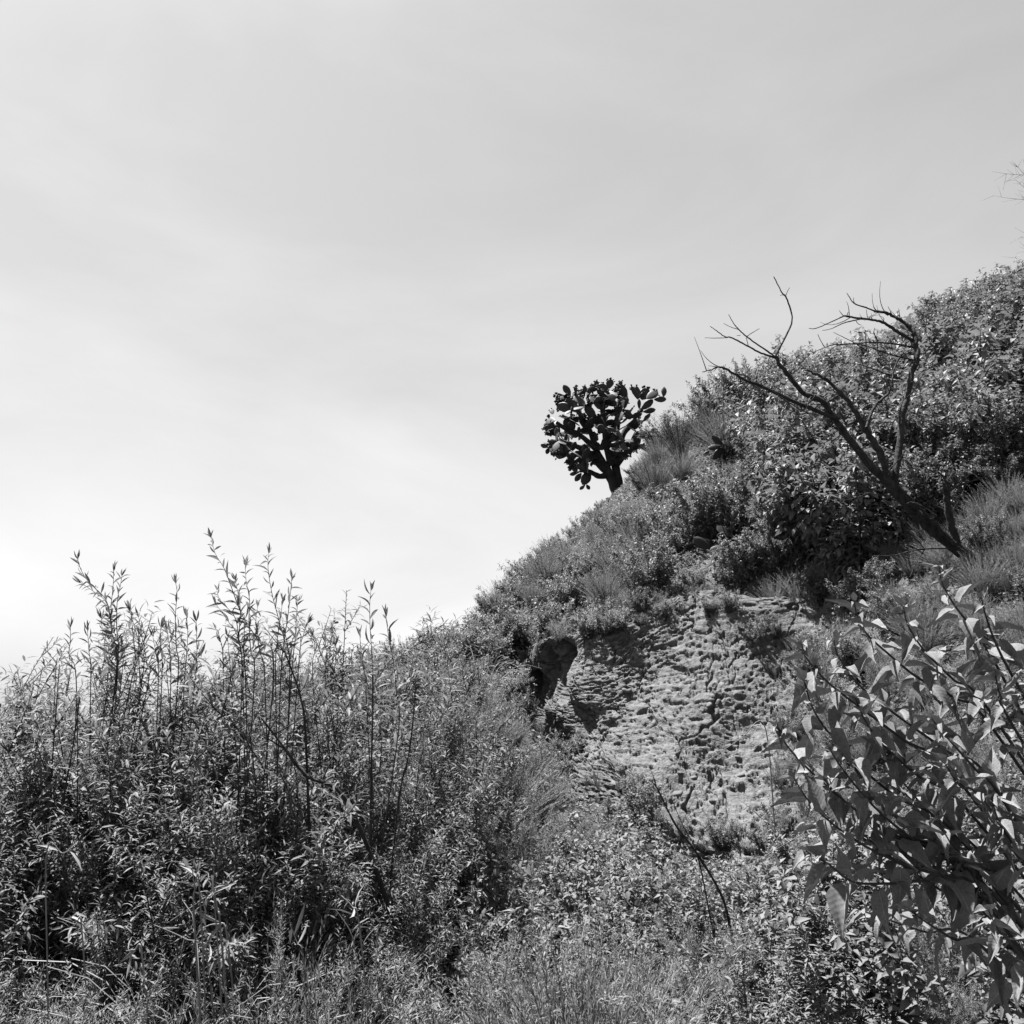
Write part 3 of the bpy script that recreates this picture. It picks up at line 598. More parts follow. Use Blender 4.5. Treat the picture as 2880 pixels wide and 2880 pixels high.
for k in range(6):
    bx, by = SHB[k]; b = np.array([bx, by, gz(bx, by) - .02]); t = thing('willow_leaf_shrub', SHL[k], 'shrub', tuple(b), 0, None)
    for s, dep, P in [q for q in SH if q[0] == k]:
        W = np.array([G(px, py, dep + .05 * math.sin(i * 1.3 + s)) for i, (px, py) in enumerate(P)])[::-1] - b
        foot = np.array([rg.uniform(-.08, .08), rg.uniform(-.05, .1), -.03]); L = np.vstack([foot, .5 * foot + .5 * W[0] + np.array([.03, .02, .1]), W]); L = catmull(L, 40)
        m = MB(); m.tube(L, np.linspace(.0036, .0010, 40), 5); so = link('shoot', m.mesh('shoot', M['twig']), t)
        ln = np.linalg.norm(np.diff(L, axis=0), axis=1).sum(); up = np.linalg.norm(np.diff(W, axis=0), axis=1).sum(); t0 = 1 - up / ln
        Ps, Ds, Ns, Ls = dress(rg, L, .021 if k < 4 else .030, .07, .105, 1.2, .10, t0=t0, flat=.6); Ls *= (.8 + .5 * rg.random(len(Ls))) * (1.25 if k == 4 else 1)
        for i in range(len(Ps)):
            o = link('leaf', WL[rg.integers(4)], so); o.matrix_local = place_mat(Ps[i], Ds[i], Ns[i], Ls[i], rg.uniform(.8, 1.25))
        tipd = nrm(L[-1] - L[-4])
        for i in range(4):
            a = rg.uniform(0, 6.28); D = nrm(tipd + .3 * np.array([math.cos(a), math.sin(a), 0])); o = link('leaf', WL[0], so); o.matrix_local = place_mat(L[-1], D, rg.normal(size=3), rg.uniform(.045, .07))
# bare dark stems rising through the thicket
DS = [([(980, 2260), (860, 2180), (790, 2090), (735, 2020)], 4.0, .013, 'thick dark bare stem slanting through the lower thicket'), ([(860, 2080), (845, 1960), (815, 1870), (800, 1830)], 4.0, .008, 'dark bare stem curving up the thicket under the upright shoots'),
      ([(1045, 2140), (1048, 2000), (1047, 1900)], 4.0, .006, 'straight dark stem under the lone slender shoot'), ([(1120, 2260), (1150, 2120), (1165, 1990), (1170, 1900)], 4.1, .006, 'thin dark stem slanting up beside the feathery shrubs'),
      ([(170, 2310), (205, 2100), (225, 1960)], 3.9, .007, 'dark stem leaning up at the outer end of the thicket'), ([(1340, 2190), (1341, 2100), (1338, 2040)], 5.5, .006, 'short straight dark stem among the feathery shrubs'),
      ([(2030, 2520), (1960, 2400), (1900, 2320), (1850, 2220), (1835, 2200)], 4.9, .009, 'slanting dark bare stem below the rock outcrop'), ([(1960, 2400), (1920, 2320), (1890, 2250)], 4.9, .005, 'thin dark twig beside the slanting stem below the rock')]
for P, dep, r, lab in DS:
    W = [G(px, py, dep - .02 * i) for i, (px, py) in enumerate(P)]
    dn = nrm(nrm(W[0] - W[1]) + np.array([0, .25, -1.6])); f = W[0] + dn * max(.1, (W[0][2] - gz(W[0][0], W[0][1])) / -dn[2]); f[2] = gz(f[0], f[1]) - .03
    L = catmull(np.vstack([f, .5 * (f + W[0]) + np.array([0, 0, .03]), W]), 30); t = thing('dead_sapling', lab, 'sapling', tuple(f)); m = MB(); m.tube(L - f, np.linspace(r, r * .3, 30) * (1 + .15 * rg.normal(size=30)), 6)
    so = link('stalk', m.mesh('stalk', M['bark']), t)
    for q in range(5):
        i = rg.integers(12, 29); d = nrm(rg.normal(size=3) + np.array([0, 0, 1.2])); m = MB(); l = rg.uniform(.06, .2); m.tube(bez(L[i] - f, L[i] - f + d * l * .5, L[i] - f + d * l + rg.normal(0, .02, 3), 5), np.linspace(r * .35, r * .1, 5), 4); link('twig', m.mesh('twig', M['bark']), so)

# ------------------------------------------------------------------ foreground shrub with large heart-shaped leaves
BL = [tpl_mesh(big_leaf(*a), 'leaf', M['big']) for a in ((.5, .25, .012, .1, .5, .1), (.75, .4, .014, -.1, -.4, -.12), (.3, .12, .018, .2, .9, .06), (.9, .2, .010, 0, .2, -.05), (.45, .6, .016, -.2, -.8, .15), (.6, .05, .022, .25, .3, 0), (1.3, .3, .012, 0, -.5, .08), (.35, .75, .02, .1, .6, -.1), (.55, -.12, .016, 0, 1.1, .12))]
BS = [  # tip first
    (2.35, [(2642, 1592), (2650, 1640), (2690, 1710), (2760, 1800), (2850, 1960)]), (2.3, [(2402, 1690), (2412, 1735), (2440, 1785), (2500, 1840), (2580, 1905), (2680, 1960), (2800, 2060)]),
    (2.4, [(2540, 1705), (2555, 1760), (2600, 1830), (2680, 1910), (2790, 2010)]), (2.25, [(2255, 1810), (2268, 1850), (2330, 1920), (2420, 1990), (2540, 2080), (2700, 2200)]),
    (2.35, [(2345, 1800), (2360, 1850), (2420, 1930), (2520, 2010), (2660, 2110), (2800, 2210)]), (2.2, [(2262, 1915), (2285, 1990), (2330, 2060), (2400, 2140), (2520, 2240), (2700, 2360)]),
    (2.3, [(2405, 1960), (2430, 2020), (2480, 2090), (2580, 2180), (2740, 2300)]), (2.15, [(2188, 2045), (2205, 2085), (2260, 2150), (2360, 2240), (2500, 2340), (2700, 2450)]),
    (2.2, [(2335, 2110), (2375, 2170), (2460, 2270), (2580, 2370), (2740, 2470)]), (2.15, [(2236, 2195), (2290, 2270), (2400, 2360), (2540, 2430), (2700, 2480), (2820, 2540)]),
    (2.25, [(2318, 2190), (2350, 2230), (2450, 2310), (2600, 2400), (2780, 2500)]), (2.1, [(2268, 2395), (2330, 2430), (2400, 2480), (2500, 2485), (2620, 2480), (2760, 2520)]),
    (2.3, [(2640, 2290), (2650, 2330), (2700, 2400), (2800, 2500)]), (2.15, [(2560, 2560), (2600, 2590), (2680, 2640), (2800, 2700)]), (2.2, [(2620, 2020), (2660, 2070), (2740, 2160), (2840, 2280)]),
    (2.35, [(2760, 1680), (2775, 1740), (2810, 1830), (2880, 1960)]), (2.3, [(2800, 1900), (2815, 1960), (2860, 2060)]), (2.2, [(2660, 2150), (2700, 2210), (2800, 2300)]), (2.2, [(2790, 2250), (2810, 2310), (2870, 2400)]),
    (2.1, [(2780, 2560), (2810, 2620), (2880, 2700)]), (2.45, [(2490, 2120), (2540, 2200), (2640, 2310), (2780, 2420)]), (2.4, [(2440, 2360), (2520, 2420), (2640, 2500), (2780, 2580)]), (2.4, [(2420, 2560), (2480, 2580), (2600, 2620), (2760, 2660)])]
UPPER = [0, 1, 2, 3, 4, 5, 6, 14, 15, 16, 20]
for part, (root, lab) in enumerate((((1.85, 2.6), 'tall shrub with large pointed heart-shaped leaves, leaning in front of the rock slope'), ((1.7, 2.3), 'lower sprawling shrub with large heart-shaped leaves hanging over the low weeds'))):
    bb = np.array([root[0], root[1], 0.0]); bb[2] = gz(bb[0], bb[1]) - .03
    t = thing('heart_leaf_shrub', lab, 'shrub', tuple(bb)); nleaf = 0
    sel = [b for i, b in enumerate(BS) if (i in UPPER) == (part == 0)]; cap = 298 // len(sel) + 1
    for s, (dep, P) in enumerate(sel):
        W = np.array([G(px, py, dep + .07 * i) for i, (px, py) in enumerate(P)])[::-1] - bb
        foot = np.array([rg.uniform(-.1, .1), rg.uniform(-.1, .1), 0]); L = catmull(np.vstack([foot, .45 * foot + .55 * W[0] + np.array([.12, .03, -.02]), W]), 50)
        m = MB(); m.tube(L, np.linspace(.0062, .0016, 50), 6); so = link('stem', m.mesh('stem', M['twig']), t)
        ln = np.linalg.norm(np.diff(L, axis=0), axis=1).sum(); up = np.linalg.norm(np.diff(W, axis=0), axis=1).sum(); pair = 0; gap = .026; dist = .006; mine = 0
        while dist < min(ln * .9, up * 1.25) and nleaf < 298 and mine < cap:
            tt = 1 - dist / ln; p = resample(L, [tt])[0]; ax = nrm(resample(L, [min(1, tt + .02)])[0] - resample(L, [tt - .02])[0])
            a = nrm(np.cross(ax, [.2, .9, .1])); b2 = np.cross(ax, a); ph = pair * 1.57 + rg.normal(0, .35) + s; age = min(1, dist / .2)
            for q in (0, 1):
                if nleaf >= 298 or (dist > .5 and rg.random() < .2): continue
                r_ = a * math.cos(ph + q * math.pi) + b2 * math.sin(ph + q * math.pi)
                D = nrm(r_ * (.35 + .6 * age) + ax * (.8 - .6 * age) + np.array([-.12, -.1, -.08 - .95 * age * rg.random() ** 2.2])); N = UP - D * D[2] + rg.normal(0, .28, 3) + np.array([-.15, -.25, 0])
                sz = (.034 + .056 * age ** .7) * rg.uniform(.6, 1.25); o = link('leaf', BL[rg.integers(len(BL))], so); o.matrix_local = place_mat(p + D * sz * .22, D, N, sz, rg.uniform(.75, 1.15)); nleaf += 1; mine += 1
            pair += 1; gap = min(.060, gap * 1.3); dist += gap * rg.uniform(.8, 1.2)

# ------------------------------------------------------------------ dead tree
Z2 = lambda x, y: (1900 + x * .4244, 740 + y * .4244)
TB = G(2790, 1660, 8.75); TB[2] = gz(TB[0], TB[1]) - .15
t = thing('dead_tree', 'bare dead tree with forked leaning limbs and dry twigs above the slope', 'tree', tuple(TB))
def stray(o, L, r0, name):
    if name != 'branch': return o
    for q in range(10 if r0 > .02 else 3):
        i = int(rg.integers(len(L) // 4, len(L) - 1)); ax = nrm(L[min(i + 1, len(L) - 1)] - L[i - 1]); d = nrm(ax * .5 + nrm(rg.normal(size=3)) * .9 + np.array([-.2, 0, .25])); l = rg.uniform(.08, .4) * (1 if rg.random() < .7 else .25)
        c = bez(L[i], L[i] + d * l * .5 + rg.normal(0, .02, 3), L[i] + nrm(d + rg.normal(0, .4, 3)) * l, 6); m = MB(); m.tube(c, np.linspace(.0055, .0018, 6), 5); link('twig', m.mesh('twig', M['bark']), o)
    return o
def limb(P, d0, d1, r0, r1, par, name, k=7, n=None, knots=.1):
    m_ = len(P); W = np.array([G(*Z2(x, y), d0 + (d1 - d0) * i / (m_ - 1)) for i, (x, y) in enumerate(P)]) - TB
    r0 *= .74; r1 *= .8; n = n or max(8, m_ * 6); L = catmull(W, n); L[1:-1] += rg.normal(0, min(.006, r0 * .12), (n - 2, 3))
    m = MB(); m.tube(L, np.linspace(r0, r1, n) * (1 + knots * np.convolve(rg.normal(size=n + 2), [.3, .4, .3], 'valid')), k); return stray(link(name, m.mesh(name, M['bark']), par), L, r0, name)
tr = limb([(2098, 2168), (2000, 2040), (1880, 1900), (1700, 1760), (1560, 1620), (1440, 1490), (1385, 1400)], 8.75, 8.7, .10, .068, t, 'trunk', 10)
A1 = limb([(1440, 1490), (1300, 1345), (1150, 1160), (1055, 1030), (975, 915), (860, 868), (765, 765), (660, 620)], 8.7, 8.4, .060, .024, t, 'branch', 8)
limb([(660, 620), (705, 535), (772, 380), (735, 230), (705, 195), (650, 90)], 8.4, 8.3, .016, .006, A1, 'twig'); limb([(728, 222), (740, 190), (756, 163)], 8.3, 8.3, .006, .003, A1, 'twig'); limb([(735, 232), (715, 212), (692, 215)], 8.3, 8.3, .005, .003, A1, 'twig'); limb([(700, 540), (692, 520), (690, 503)], 8.35, 8.35, .006, .004, A1, 'twig')
limb([(660, 622), (600, 578), (480, 495), (415, 435), (385, 400), (352, 340)], 8.4, 8.2, .014, .004, A1, 'twig'); limb([(470, 488), (510, 460), (556, 434)], 8.25, 8.3, .007, .003, A1, 'twig'); limb([(418, 440), (370, 425), (318, 400)], 8.2, 8.2, .006, .003, A1, 'twig'); limb([(430, 478), (420, 480), (405, 480)], 8.2, 8.2, .005, .003, A1, 'twig')
limb([(660, 626), (570, 598), (480, 550), (375, 496), (328, 488), (280, 455), (228, 418)], 8.4, 8.1, .016, .004, A1, 'twig'); limb([(345, 494), (270, 497), (193, 495)], 8.1, 8.1, .006, .003, A1, 'twig'); limb([(482, 550), (475, 520), (468, 492)], 8.2, 8.2, .006, .004, A1, 'twig')
A2 = limb([(1395, 1400), (1350, 1250), (1250, 1090), (1165, 945), (1050, 815), (960, 750), (870, 705)], 8.72, 8.9, .058, .012, t, 'branch', 8)
limb([(1100, 870), (1040, 900), (940, 960), (900, 1000)], 8.85, 8.7, .012, .006, A2, 'twig'); limb([(1050, 815), (1060, 780), (1040, 730)], 8.85, 8.9, .01, .005, A2, 'twig'); limb([(1000, 780), (940, 770), (870, 770)], 8.85, 8.9, .008, .004, A2, 'twig')
A3 = limb([(1055, 1030), (900, 965), (750, 900), (560, 812), (470, 780), (400, 738), (320, 697), (282, 690), (230, 710), (178, 722)], 8.55, 8.2, .034, .005, t, 'branch', 7)
limb([(284, 690), (250, 684), (218, 680)], 8.2, 8.2, .006, .003, A3, 'twig'); limb([(320, 697), (319, 688), (317, 676)], 8.2, 8.2, .005, .003, A3, 'twig'); limb([(860, 950), (900, 910), (940, 860)], 8.45, 8.4, .010, .004, A3, 'twig'); limb([(640, 850), (760, 930), (860, 985), (960, 1010)], 8.35, 8.5, .010, .004, A3, 'twig')
BB = limb([(1440, 1490), (1478, 1270), (1500, 1030), (1540, 860), (1568, 720), (1602, 635), (1590, 500), (1555, 435), (1490, 378), (1400, 332), (1320, 320)], 8.7, 9.0, .058, .018, t, 'branch', 8)
limb([(1330, 321), (1260, 295), (1185, 268), (1155, 230), (1135, 198)], 9.0, 8.9, .014, .004, BB, 'twig'); limb([(1440, 352), (1425, 322), (1408, 288)], 9, 9, .008, .003, BB, 'twig'); limb([(1330, 322), (1322, 308), (1312, 290)], 9, 9, .007, .004, BB, 'twig'); limb([(1188, 270), (1180, 250), (1180, 228)], 8.9, 8.9, .006, .003, BB, 'twig')
B2 = limb([(1592, 520), (1480, 462), (1385, 398), (1300, 375), (1210, 365), (1115, 350)], 8.95, 8.8, .028, .012, t, 'branch', 7)
limb([(1118, 350), (1030, 390), (930, 432), (884, 432)], 8.8, 8.7, .010, .004, B2, 'twig'); limb([(1112, 350), (1100, 335), (1085, 314)], 8.8, 8.8, .007, .003, B2, 'twig'); limb([(1225, 372), (1120, 395), (1030, 435), (972, 446)], 8.82, 8.7, .009, .003, B2, 'twig'); limb([(1275, 372), (1268, 340), (1265, 308)], 8.85, 8.85, .006, .003, B2, 'twig'); limb([(1195, 380), (1210, 402), (1232, 411)], 8.8, 8.8, .006, .003, B2, 'twig')
B3 = limb([(1580, 560), (1450, 535), (1320, 525), (1200, 533), (1060, 540), (985, 560), (915, 591)], 8.95, 8.6, .016, .004, t, 'branch', 6)
limb([(987, 556), (960, 510), (942, 470)], 8.65, 8.6, .007, .003, B3, 'twig'); limb([(1270, 585), (1190, 532), (1110, 490), (1045, 458)], 8.8, 8.7, .008, .003, B3, 'twig'); limb([(1266, 582), (1262, 520), (1254, 460), (1220, 462), (1184, 450)], 8.8, 8.75, .008, .003, B3, 'twig')
B4 = limb([(1590, 645), (1500, 625), (1440, 610), (1340, 578), (1230, 540), (1080, 545), (1020, 580)], 8.95, 8.7, .014, .003, t, 'branch', 6)
limb([(1340, 575), (1336, 510), (1315, 462), (1320, 428)], 8.8, 8.8, .009, .004, B4, 'twig')
limb([(1500, 770), (1400, 735), (1310, 702), (1200, 668), (1080, 660)], 8.9, 8.75, .014, .005, t, 'branch', 6)
C1 = limb([(1265, 1090), (1320, 950), (1420, 845), (1450, 700), (1512, 590)], 8.72, 8.9, .024, .008, t, 'branch', 6)
limb([(1415, 850), (1390, 780), (1370, 700)], 8.8, 8.8, .008, .003, C1, 'twig')
D1 = limb([(1900, 1925), (1840, 1780), (1805, 1600), (1788, 1480)], 8.72, 8.6, .058, .036, t, 'branch', 8)
limb([(1795, 1515), (1840, 1490), (1910, 1462), (2040, 1420)], 8.6, 8.6, .022, .010, D1, 'twig', 6); limb([(1815, 1500), (1790, 1440), (1745, 1385)], 8.6, 8.55, .016, .009, D1, 'twig', 6)
D2 = limb([(1850, 1860), (1720, 1730), (1600, 1600), (1480, 1480)], 8.6, 8.62, .032, .012, t, 'branch', 7)
for P in ([(1560, 1625), (1450, 1570), (1340, 1530), (1220, 1530)], [(1600, 1660), (1480, 1620), (1330, 1625)], [(1640, 1720), (1500, 1660), (1360, 1630)], [(1850, 1890), (1600, 1900), (1450, 1935), (1300, 1940)], [(1500, 1625), (1530, 1720), (1560, 1850)], [(1130, 1130), (1140, 1200), (1130, 1300)], [(1500, 1000), (1440, 1060), (1400, 1200)], [(1480, 1300), (1430, 1350), (1410, 1370)], [(1520, 900), (1580, 840), (1690, 640)]):
    limb(P, 8.65, 8.5, .010, .003, t, 'branch', 5)

# ------------------------------------------------------------------ prickly pears
def pad_mesh(w, th, fr, seed):
    r = np.random.default_rng(seed); n = 9; k = 12; V = []
    for i in range(n):
        u = i / (n - 1); h = max(.03, math.sin(math.pi * min(1, (.04 + .96 * u) ** 1.25)) ** .62) if i < n - 1 else .02
        if i == 0: h = .2
        for j in range(k):
            a = 6.283 * j / k; V.append((w * h * math.cos(a) * (1 + .04 * r.normal()), th * h * math.sin(a), u))
    F = [(i * k + j, i * k + (j + 1) % k, (i + 1) * k + (j + 1) % k, (i + 1) * k + j) for i in range(n - 1) for j in range(k)]
    m = MB(); m.add(V, F); pm = m.mesh('pad', M['cactus']); f = MB()
    for q in range(fr):
        a = r.uniform(-1.25, 1.25); c = np.array([math.sin(a) * w * .93, 0, .62 + .36 * math.cos(a)]); d = nrm(np.array([math.sin(a), r.normal(0, .2), max(.1, math.cos(a))])); l = r.uniform(.09, .16)
        f.tube(np.array([c, c + d * l * .4, c + d * l * .85, c + d * l]), [.028, .05, .045, .012], 6)
    return pm, (f.mesh('fruit_row', M['fruit']) if fr else None)
PADS = [pad_mesh(*a) for a in ((.29, .038, 0, 1), (.32, .042, 9, 2), (.26, .036, 6, 3), (.31, .04, 11, 4), (.23, .045, 0, 5))]
def pad(par, base, tip, facing, idx, w=1.0):
    """facing: direction the flat side looks to"""
    base = np.asarray(base); Z = np.asarray(tip) - base; L = np.linalg.norm(Z); Z = Z / L; Y = nrm(facing - Z * (facing @ Z)); X = np.cross(Y, Z); pm, fm = PADS[idx]
    o = link('pad', pm, par); o.matrix_local = Matrix(((X[0] * L * w, Y[0] * L, Z[0] * L, base[0]), (X[1] * L * w, Y[1] * L, Z[1] * L, base[1]), (X[2] * L * w, Y[2] * L, Z[2] * L, base[2]), (0, 0, 0, 1)))
    if fm: link('fruit_row', fm, o, 'stuff')
    return o
CZ = lambda x, y, d=0.0: G(1480 + x * .2588, 1020 + y * .2588, 23.0 + d)
CB = CZ(1005, 1500); CB[2] = min(CB[2], gz(CB[0], CB[1]) - .1)
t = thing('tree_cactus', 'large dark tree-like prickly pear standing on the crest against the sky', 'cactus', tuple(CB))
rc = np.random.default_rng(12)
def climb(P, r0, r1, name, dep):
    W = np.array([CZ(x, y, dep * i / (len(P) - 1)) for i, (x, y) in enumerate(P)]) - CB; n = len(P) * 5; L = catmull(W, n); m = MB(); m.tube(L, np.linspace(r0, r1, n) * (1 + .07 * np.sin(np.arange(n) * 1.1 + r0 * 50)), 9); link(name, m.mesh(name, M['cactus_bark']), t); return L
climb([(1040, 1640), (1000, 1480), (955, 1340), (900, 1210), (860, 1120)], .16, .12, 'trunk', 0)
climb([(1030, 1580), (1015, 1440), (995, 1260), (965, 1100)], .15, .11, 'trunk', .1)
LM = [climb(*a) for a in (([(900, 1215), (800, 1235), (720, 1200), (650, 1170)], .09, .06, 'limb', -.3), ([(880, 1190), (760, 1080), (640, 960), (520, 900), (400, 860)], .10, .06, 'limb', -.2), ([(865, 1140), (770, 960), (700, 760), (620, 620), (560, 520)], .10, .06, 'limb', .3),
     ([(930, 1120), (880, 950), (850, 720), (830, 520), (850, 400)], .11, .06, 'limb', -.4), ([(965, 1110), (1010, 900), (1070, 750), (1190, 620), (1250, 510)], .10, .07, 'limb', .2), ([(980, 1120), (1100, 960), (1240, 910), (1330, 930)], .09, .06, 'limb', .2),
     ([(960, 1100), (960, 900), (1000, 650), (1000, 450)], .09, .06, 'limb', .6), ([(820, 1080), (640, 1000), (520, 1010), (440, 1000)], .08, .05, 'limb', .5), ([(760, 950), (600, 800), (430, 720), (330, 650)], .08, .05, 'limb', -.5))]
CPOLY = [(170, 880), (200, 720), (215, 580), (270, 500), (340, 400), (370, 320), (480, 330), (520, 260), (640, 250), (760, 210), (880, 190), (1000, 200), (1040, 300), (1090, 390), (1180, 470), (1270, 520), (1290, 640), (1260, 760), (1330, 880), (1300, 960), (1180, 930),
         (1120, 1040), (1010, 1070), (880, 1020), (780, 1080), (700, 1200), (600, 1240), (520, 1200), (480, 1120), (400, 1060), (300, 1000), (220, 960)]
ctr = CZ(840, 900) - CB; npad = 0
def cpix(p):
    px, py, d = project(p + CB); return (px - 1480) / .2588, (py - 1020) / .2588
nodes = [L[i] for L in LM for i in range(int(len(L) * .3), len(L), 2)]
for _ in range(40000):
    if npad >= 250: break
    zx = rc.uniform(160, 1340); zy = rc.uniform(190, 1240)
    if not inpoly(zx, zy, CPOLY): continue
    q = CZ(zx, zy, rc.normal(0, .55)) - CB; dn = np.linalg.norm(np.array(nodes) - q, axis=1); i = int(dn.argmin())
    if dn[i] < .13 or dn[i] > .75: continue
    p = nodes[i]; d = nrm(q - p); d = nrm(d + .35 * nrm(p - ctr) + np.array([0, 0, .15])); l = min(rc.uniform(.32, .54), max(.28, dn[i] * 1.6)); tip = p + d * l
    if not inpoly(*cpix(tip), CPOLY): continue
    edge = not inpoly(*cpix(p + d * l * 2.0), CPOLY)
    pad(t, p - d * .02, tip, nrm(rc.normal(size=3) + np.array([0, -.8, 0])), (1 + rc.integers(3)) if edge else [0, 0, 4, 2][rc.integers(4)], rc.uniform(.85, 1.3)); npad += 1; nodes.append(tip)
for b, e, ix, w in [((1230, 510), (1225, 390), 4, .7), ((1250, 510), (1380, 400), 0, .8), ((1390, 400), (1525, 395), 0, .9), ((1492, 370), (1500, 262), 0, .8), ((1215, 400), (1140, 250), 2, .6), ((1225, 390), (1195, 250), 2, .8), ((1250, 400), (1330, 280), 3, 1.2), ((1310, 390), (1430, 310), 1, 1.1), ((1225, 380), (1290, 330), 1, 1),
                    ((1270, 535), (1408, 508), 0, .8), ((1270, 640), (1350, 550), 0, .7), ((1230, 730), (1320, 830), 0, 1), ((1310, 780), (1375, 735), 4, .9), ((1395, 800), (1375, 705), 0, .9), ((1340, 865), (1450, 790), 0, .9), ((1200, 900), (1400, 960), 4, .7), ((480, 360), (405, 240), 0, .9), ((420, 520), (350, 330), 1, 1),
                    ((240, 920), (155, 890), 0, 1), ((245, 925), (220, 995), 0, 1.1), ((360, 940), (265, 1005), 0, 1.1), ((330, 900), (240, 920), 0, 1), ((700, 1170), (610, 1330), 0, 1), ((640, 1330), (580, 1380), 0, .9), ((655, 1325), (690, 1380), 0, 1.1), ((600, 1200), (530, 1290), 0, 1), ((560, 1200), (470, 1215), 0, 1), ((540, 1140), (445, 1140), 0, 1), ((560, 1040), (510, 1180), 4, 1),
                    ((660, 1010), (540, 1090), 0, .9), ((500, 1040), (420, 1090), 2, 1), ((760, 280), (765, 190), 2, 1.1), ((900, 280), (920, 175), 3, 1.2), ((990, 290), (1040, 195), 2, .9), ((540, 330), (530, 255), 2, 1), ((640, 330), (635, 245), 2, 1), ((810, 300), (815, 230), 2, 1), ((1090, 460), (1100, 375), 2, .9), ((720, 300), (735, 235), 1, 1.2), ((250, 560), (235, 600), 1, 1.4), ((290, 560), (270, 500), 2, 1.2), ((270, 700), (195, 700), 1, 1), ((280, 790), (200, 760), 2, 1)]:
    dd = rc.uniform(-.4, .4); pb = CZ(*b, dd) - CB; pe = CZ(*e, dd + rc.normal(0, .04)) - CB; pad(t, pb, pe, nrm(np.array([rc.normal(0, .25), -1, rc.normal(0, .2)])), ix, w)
def small_pear(lab, pads, basepx):
    y = hit(*basepx); b = G(*basepx, y); b[2] = gz(b[0], b[1]) - .05; tt = thing('prickly_pear', lab, 'cactus', tuple(b)); f = pads[0][0]; m = MB(); q = G(*f, y) - b
    m.tube(bez(np.zeros(3), q * .5 + np.array([.04, .05, 0]), q, 6), np.linspace(.055, .05, 6), 8); link('trunk', m.mesh('trunk', M['cactus_bark']), tt)
    for i, (p0, p1, w, fc) in enumerate(pads): pad(tt, G(*p0, y + .03 * i) - b, G(*p1, y + .03 * i) - b, nrm(np.array(fc, float)), 0 if i % 2 else 4, w)
small_pear('small prickly pear with fanned pads poking out of shrubs up the slope from the cactus', [((2078, 1265), (2030, 1240), 1.1, (.2, -1, .5)), ((2030, 1252), (2002, 1224), .9, (0, -1, .2)), ((2030, 1254), (1990, 1262), 1, (0, -1, .2)), ((2032, 1258), (2006, 1292), .8, (.3, -1, 0)), ((1995, 1268), (1978, 1282), 1.1, (0, -1, .1)), ((2034, 1258), (2032, 1275), 1, (0, -1, .3))], (2083, 1305))
small_pear('prickly pear with upright pads in shade among shrubs above the rock outcrop', [((2060, 1520), (2055, 1465), .45, (1, -.3, 0)), ((2056, 1470), (2042, 1440), .7, (.4, -1, 0)), ((2058, 1468), (2072, 1430), 1, (-.2, -1, .4)), ((2058, 1510), (2015, 1480), 1.3, (.2, -1, .6)), ((2062, 1525), (2036, 1518), 1.2, (0, -1, 0)), ((1995, 1545), (1950, 1512), 1, (.3, -1, 0)), ((1995, 1545), (1985, 1515), 1.3, (-.2, -1, 0)), ((2050, 1545), (1995, 1548), .9, (0, -1, .3))], (2068, 1562))

# ------------------------------------------------------------------ leafless trees past the crest edge
bx, by = 11.55, 16.5; b = np.array([bx, by, gz(bx, by) - .1]); t = thing('bare_tree', 'leafless tree with fine twigs at the top edge of the slope', 'tree', tuple(b)); m = MB()
tk = bez(np.zeros(3), np.array([.1, 0, 1.8]), np.array([.0, .1, 3.6]), 12); m.tube(tk, np.linspace(.045, .012, 12), 7); tr = link('trunk', m.mesh('trunk', M['greytwig']), t)
for q in range(26):
    i = rc.integers(3, 12); a = rc.uniform(0, 6.28); d = nrm(np.array([math.cos(a), math.sin(a), .5])); l = rc.uniform(.4, 1.1); L = bez(tk[i], tk[i] + d * l * .5, tk[i] + d * l + np.array([0, 0, .15]), 7); m = MB(); m.tube(L, np.linspace(.009, .002, 7), 5); bo = link('branch', m.mesh('branch', M['greytwig']), t)
    m = MB()
    for w in range(7):
        p = L[rc.integers(2, 7)]; d2 = nrm(d + rc.normal(0, .6, 3)); m.tube(bez(p, p + d2 * .12, p + d2 * rc.uniform(.2, .35), 4), [.004, .003, .002, .0015], 3)
    link('twig', m.mesh('twig', M['greytwig']), bo)

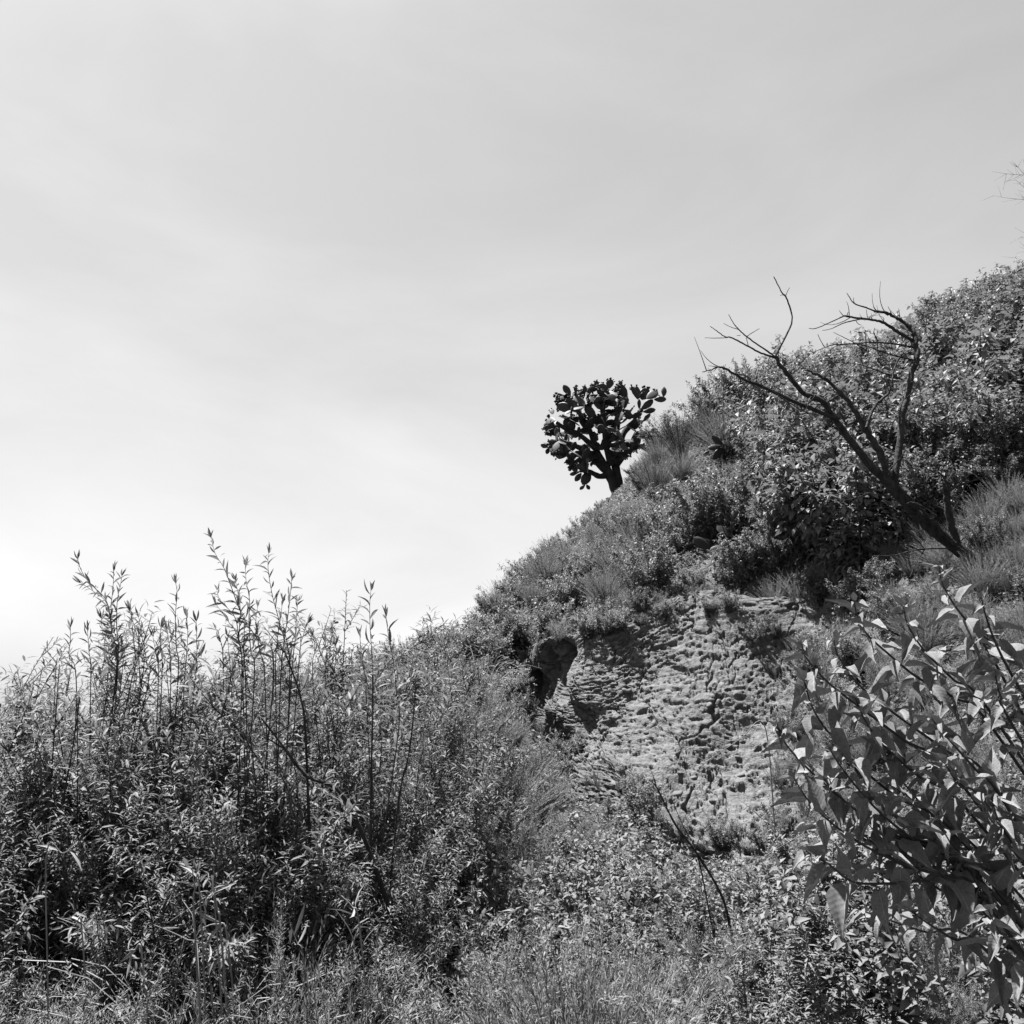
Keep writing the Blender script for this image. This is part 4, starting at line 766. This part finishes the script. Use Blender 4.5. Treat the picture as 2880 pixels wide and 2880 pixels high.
# ------------------------------------------------------------------ dry stalks and fallen grass blades in the undergrowth
DRY = [(4.1, [(430, 2600), (520, 2640), (580, 2690)]), (4.0, [(495, 2480), (545, 2485), (560, 2490)]), (4.0, [(540, 2440), (548, 2500), (545, 2560)]), (4.0, [(480, 2590), (540, 2550), (590, 2520), (605, 2560)]), (4.05, [(600, 2490), (612, 2560), (620, 2610)]), (4.0, [(355, 2675), (400, 2688)]), (4.1, [(540, 2680), (560, 2620), (610, 2600), (640, 2640)]),
       (4.2, [(945, 2560), (985, 2620), (1000, 2690)]), (4.1, [(960, 2520), (990, 2550), (1010, 2600)]), (4.2, [(815, 2600), (835, 2650), (855, 2700)]), (4.3, [(1130, 2490), (1140, 2540), (1150, 2580)]), (4.2, [(1000, 2700), (1030, 2640), (1070, 2600), (1060, 2660)]),
       (4.4, [(1720, 2680), (1760, 2645), (1800, 2635)]), (4.5, [(1960, 2680), (2050, 2690), (2200, 2710)]), (4.6, [(2130, 2420), (2250, 2350), (2270, 2345)]), (7.6, [(1975, 2150), (2080, 2080), (2150, 2040)]), (4.5, [(2330, 2640), (2370, 2700), (2430, 2690)]), (4.6, [(2480, 2640), (2520, 2700)]), (7.9, [(2080, 2250), (2130, 2290), (2160, 2330)]),
       (5.6, [(1390, 1930), (1330, 1975), (1300, 2040)]), (4.3, [(1240, 1990), (1225, 2030), (1190, 2070)]), (3.95, [(200, 2390), (175, 2400), (130, 2410)]), (4.0, [(160, 2580), (210, 2600), (230, 2610)]), (11.3, [(1740, 1600), (1735, 1650), (1745, 1690)]), (11.0, [(1829, 1695), (1830, 1705), (1834, 1718)])]
DRYB = tpl_mesh(LANCE, 'blade', M['dry'])
for k, (dep, P) in enumerate(DRY):
    dep = dep - .75 if dep < 4.25 and P[0][1] > 2380 else dep
    W = np.array([G(px, py, dep) for px, py in P]); W = W if len(W) > 2 else np.vstack([W[0], .5 * (W[0] + W[1]) + [0, 0, .01], W[1]])
    lo = W[-1].copy(); base = np.array([lo[0] + .05, lo[1] + .12, 0]); base[2] = gz(base[0], base[1]) - .02
    L = catmull(np.vstack([W, .5 * (W[-1] + base) + np.array([.02, .02, .02]), base])[::-1], 26) - base; r = rg.uniform(.0028, .005) * (1.6 if dep > 7 else 1)
    t = thing('dry_stalk', 'pale dry stalk bent over in the undergrowth', 'dry stalk', tuple(base), 0, 'pale dry stalks in the undergrowth'); m = MB(); m.tube(L, np.linspace(r, r * .4, 26) * (1 + .1 * rg.normal(size=26)), 5); so = link('stalk', m.mesh('stalk', M['pale']), t)
    for i in rg.integers(12, 24, 3): o = link('blade', DRYB, so); o.matrix_local = place_mat(L[i], nrm(rg.normal(size=3) + [0, 0, .4]), rg.normal(size=3) + UP, rg.uniform(.05, .12), .6)

# ------------------------------------------------------------------ ground cover and leaf litter between the shrubs
rg = np.random.default_rng(31); n = 260000
x = rg.uniform(-4.5, 13, n); y = 3.2 + 20 * rg.random(n) ** 1.5; z = ground(x, y); px, py, d = project(np.stack([x, y, z], -1))
keep = np.array([not inpoly(a, b, ROCKPOLY_SHRUB) for a, b in zip(px, py)]) & (px > -150) & (px < 4200) & (py < 3000); x, y, z, d = x[keep], y[keep], z[keep], d[keep]; k = len(x); m = MB()
P = np.stack([x, y, z + (.04 + .22 * vnoise(x * 1.7, y * 1.7, 5)) * rg.random(k)], -1); D = nrm(np.stack([rg.normal(size=k), rg.normal(size=k), rg.uniform(-.2, .9, k)], -1)); N = UP + rg.normal(0, .5, (k, 3))
m.leaves(DIAMOND, P, D, N, rg.uniform(.025, .06, k) * (.7 + .06 * d), rg.uniform(.4, 1.1, k))
o = link('ground_cover', m.mesh('ground_cover', M['herb']), kind='stuff'); o['label'] = 'low creeping ground cover and leaf litter on the slope'; o['category'] = 'ground cover'
